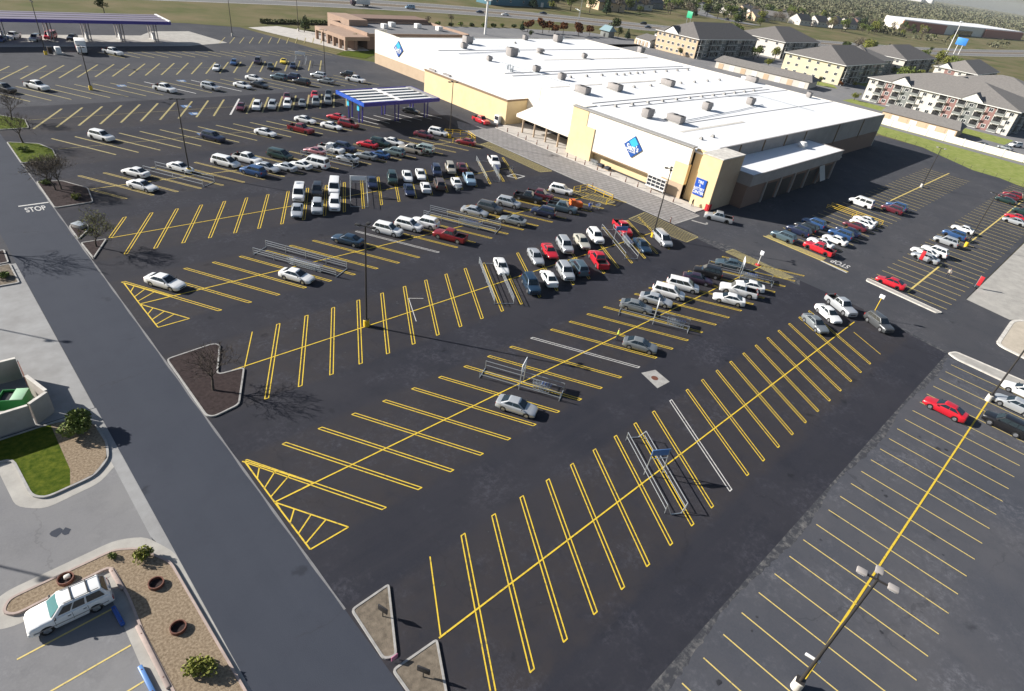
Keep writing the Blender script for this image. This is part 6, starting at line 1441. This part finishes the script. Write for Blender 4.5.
t = thing('long_shed', 'long shed with teal blue walls at the top edge of the photo', 'shed', (340, 352, -.1), .05); bevel_box('wall', 64, 14, 5, .1, mat('teal_wall', (.08, .20, .26), .7), t, (0, 0, 2.5)); b = MB(); hip(b, -32, 32, -7, 7, 5, 3, 'x', .8, .3); b.build('roof', mat('teal_roof', (.06, .14, .2), .6), t)
for i in range(5): link('window', WIN, t, (-26 + i * 13, -7.05, 2.8))
bevel_box('door', 3, .1, 3, .03, M['white'], t, (20, -7.02, 1.5))
M['brick_red'] = mat('brick_red', (.42, .17, .12), .85)
t = thing('distant_warehouse', 'long far white warehouse with a red brick front in the upper right', 'warehouse')
b = MB(); b.prism([(1040, 312), (1140, 284), (1500, 250), (1520, 330), (1080, 350)], -2, 12); b.build('wall', M['wall_white'], t); b = MB(); b.prism([(1038, 311), (1140, 282.5), (1141, 283.8), (1040, 313)], -2, 11.2); b.build('brick_front', M['brick_red'], t)
b = MB(); b.prism([(1300, 266), (1490, 248), (1490, 249.5), (1300, 267.5)], -2, 11); b.build('brick_side', M['brick_red'], t); b = MB(); b.prism([(1180, 276), (1240, 270), (1240, 272), (1180, 278.5)], -2, 7); b.build('loading_door', M['window'], t); b = MB(); b.prism([(1042, 313), (1140, 285), (1498, 251.5), (1518, 329), (1080, 349)], 12, 12.6); b.build('roof', M['roof_white'], t)
t = thing('distant_plant', 'very distant pale industrial building on the wooded horizon', 'plant', (4200, 1330, 20)); bevel_box('hall', 120, 260, 16, 1, M['white'], t, (0, 0, 8)); bevel_box('silo_block', 30, 40, 30, 1, M['white'], t, (0, -150, 15))
# cars by the apartments and houses
for i, (x, y, ty, co, rz, lab) in enumerate(((270, 40, 'sedan', 'darkgrey', 90, 'dark car beside the tan garage end'), (276, 34, 'sedan', 'grey', 80, 'grey car parked behind the white wall'), (288, 33, 'suv', 'white', 150, 'white car near the big apartment corner'), (372, 186, 'sedan', 'white', 60, 'white car in the shade between two apartments'), (404, 166, 'suv', 'white', 20, 'white vehicle below the shaded white apartment'), (322, 168, 'sedan', 'lightblue', 60, 'pale blue car by the long garage'), (600, 318, 'sedan', 'white', 70, 'white car on the residential street'), (590, 326, 'suv', 'navy', 70, 'dark car on the residential street'))):
    o = dup(PROTO[ty], None, ('rim', 'side_mirror', 'grille')); o.location = (x, y, .02); o.rotation_euler = (0, 0, R_(rz)); o.scale = (1, 1, 1)
    for ch in o.children:
        if ch.name.split('.')[0] == 'body': ch.material_slots[0].link = 'OBJECT'; ch.material_slots[0].material = PAINT[co]
    tag(o, lab, 'car', 'cars around the apartments')
b = MB(); b.sheet([(585, 300), (610, 300), (600, 345), (640, 380), (620, 386), (575, 345)], -.02); struct('residential_street', b, M['asphalt_west'])

# ------------------------------------------------------------------ air
hb = MB(); hb.box(-2500, 11000, -3000, 9500, -2.5, 130); hz = bpy.data.materials.new('haze'); hz.use_nodes = True; t = hz.node_tree; t.nodes.remove(t.nodes['Principled BSDF'])
pv = t.nodes.new('ShaderNodeVolumePrincipled'); pv.inputs['Color'].default_value = (.86, .92, 1, 1); pv.inputs['Density'].default_value = 3.5e-5
t.links.new(pv.outputs[0], t.nodes['Material Output'].inputs['Volume'])
hz_o = hb.build('haze', hz); hz_o['kind'] = 'stuff'
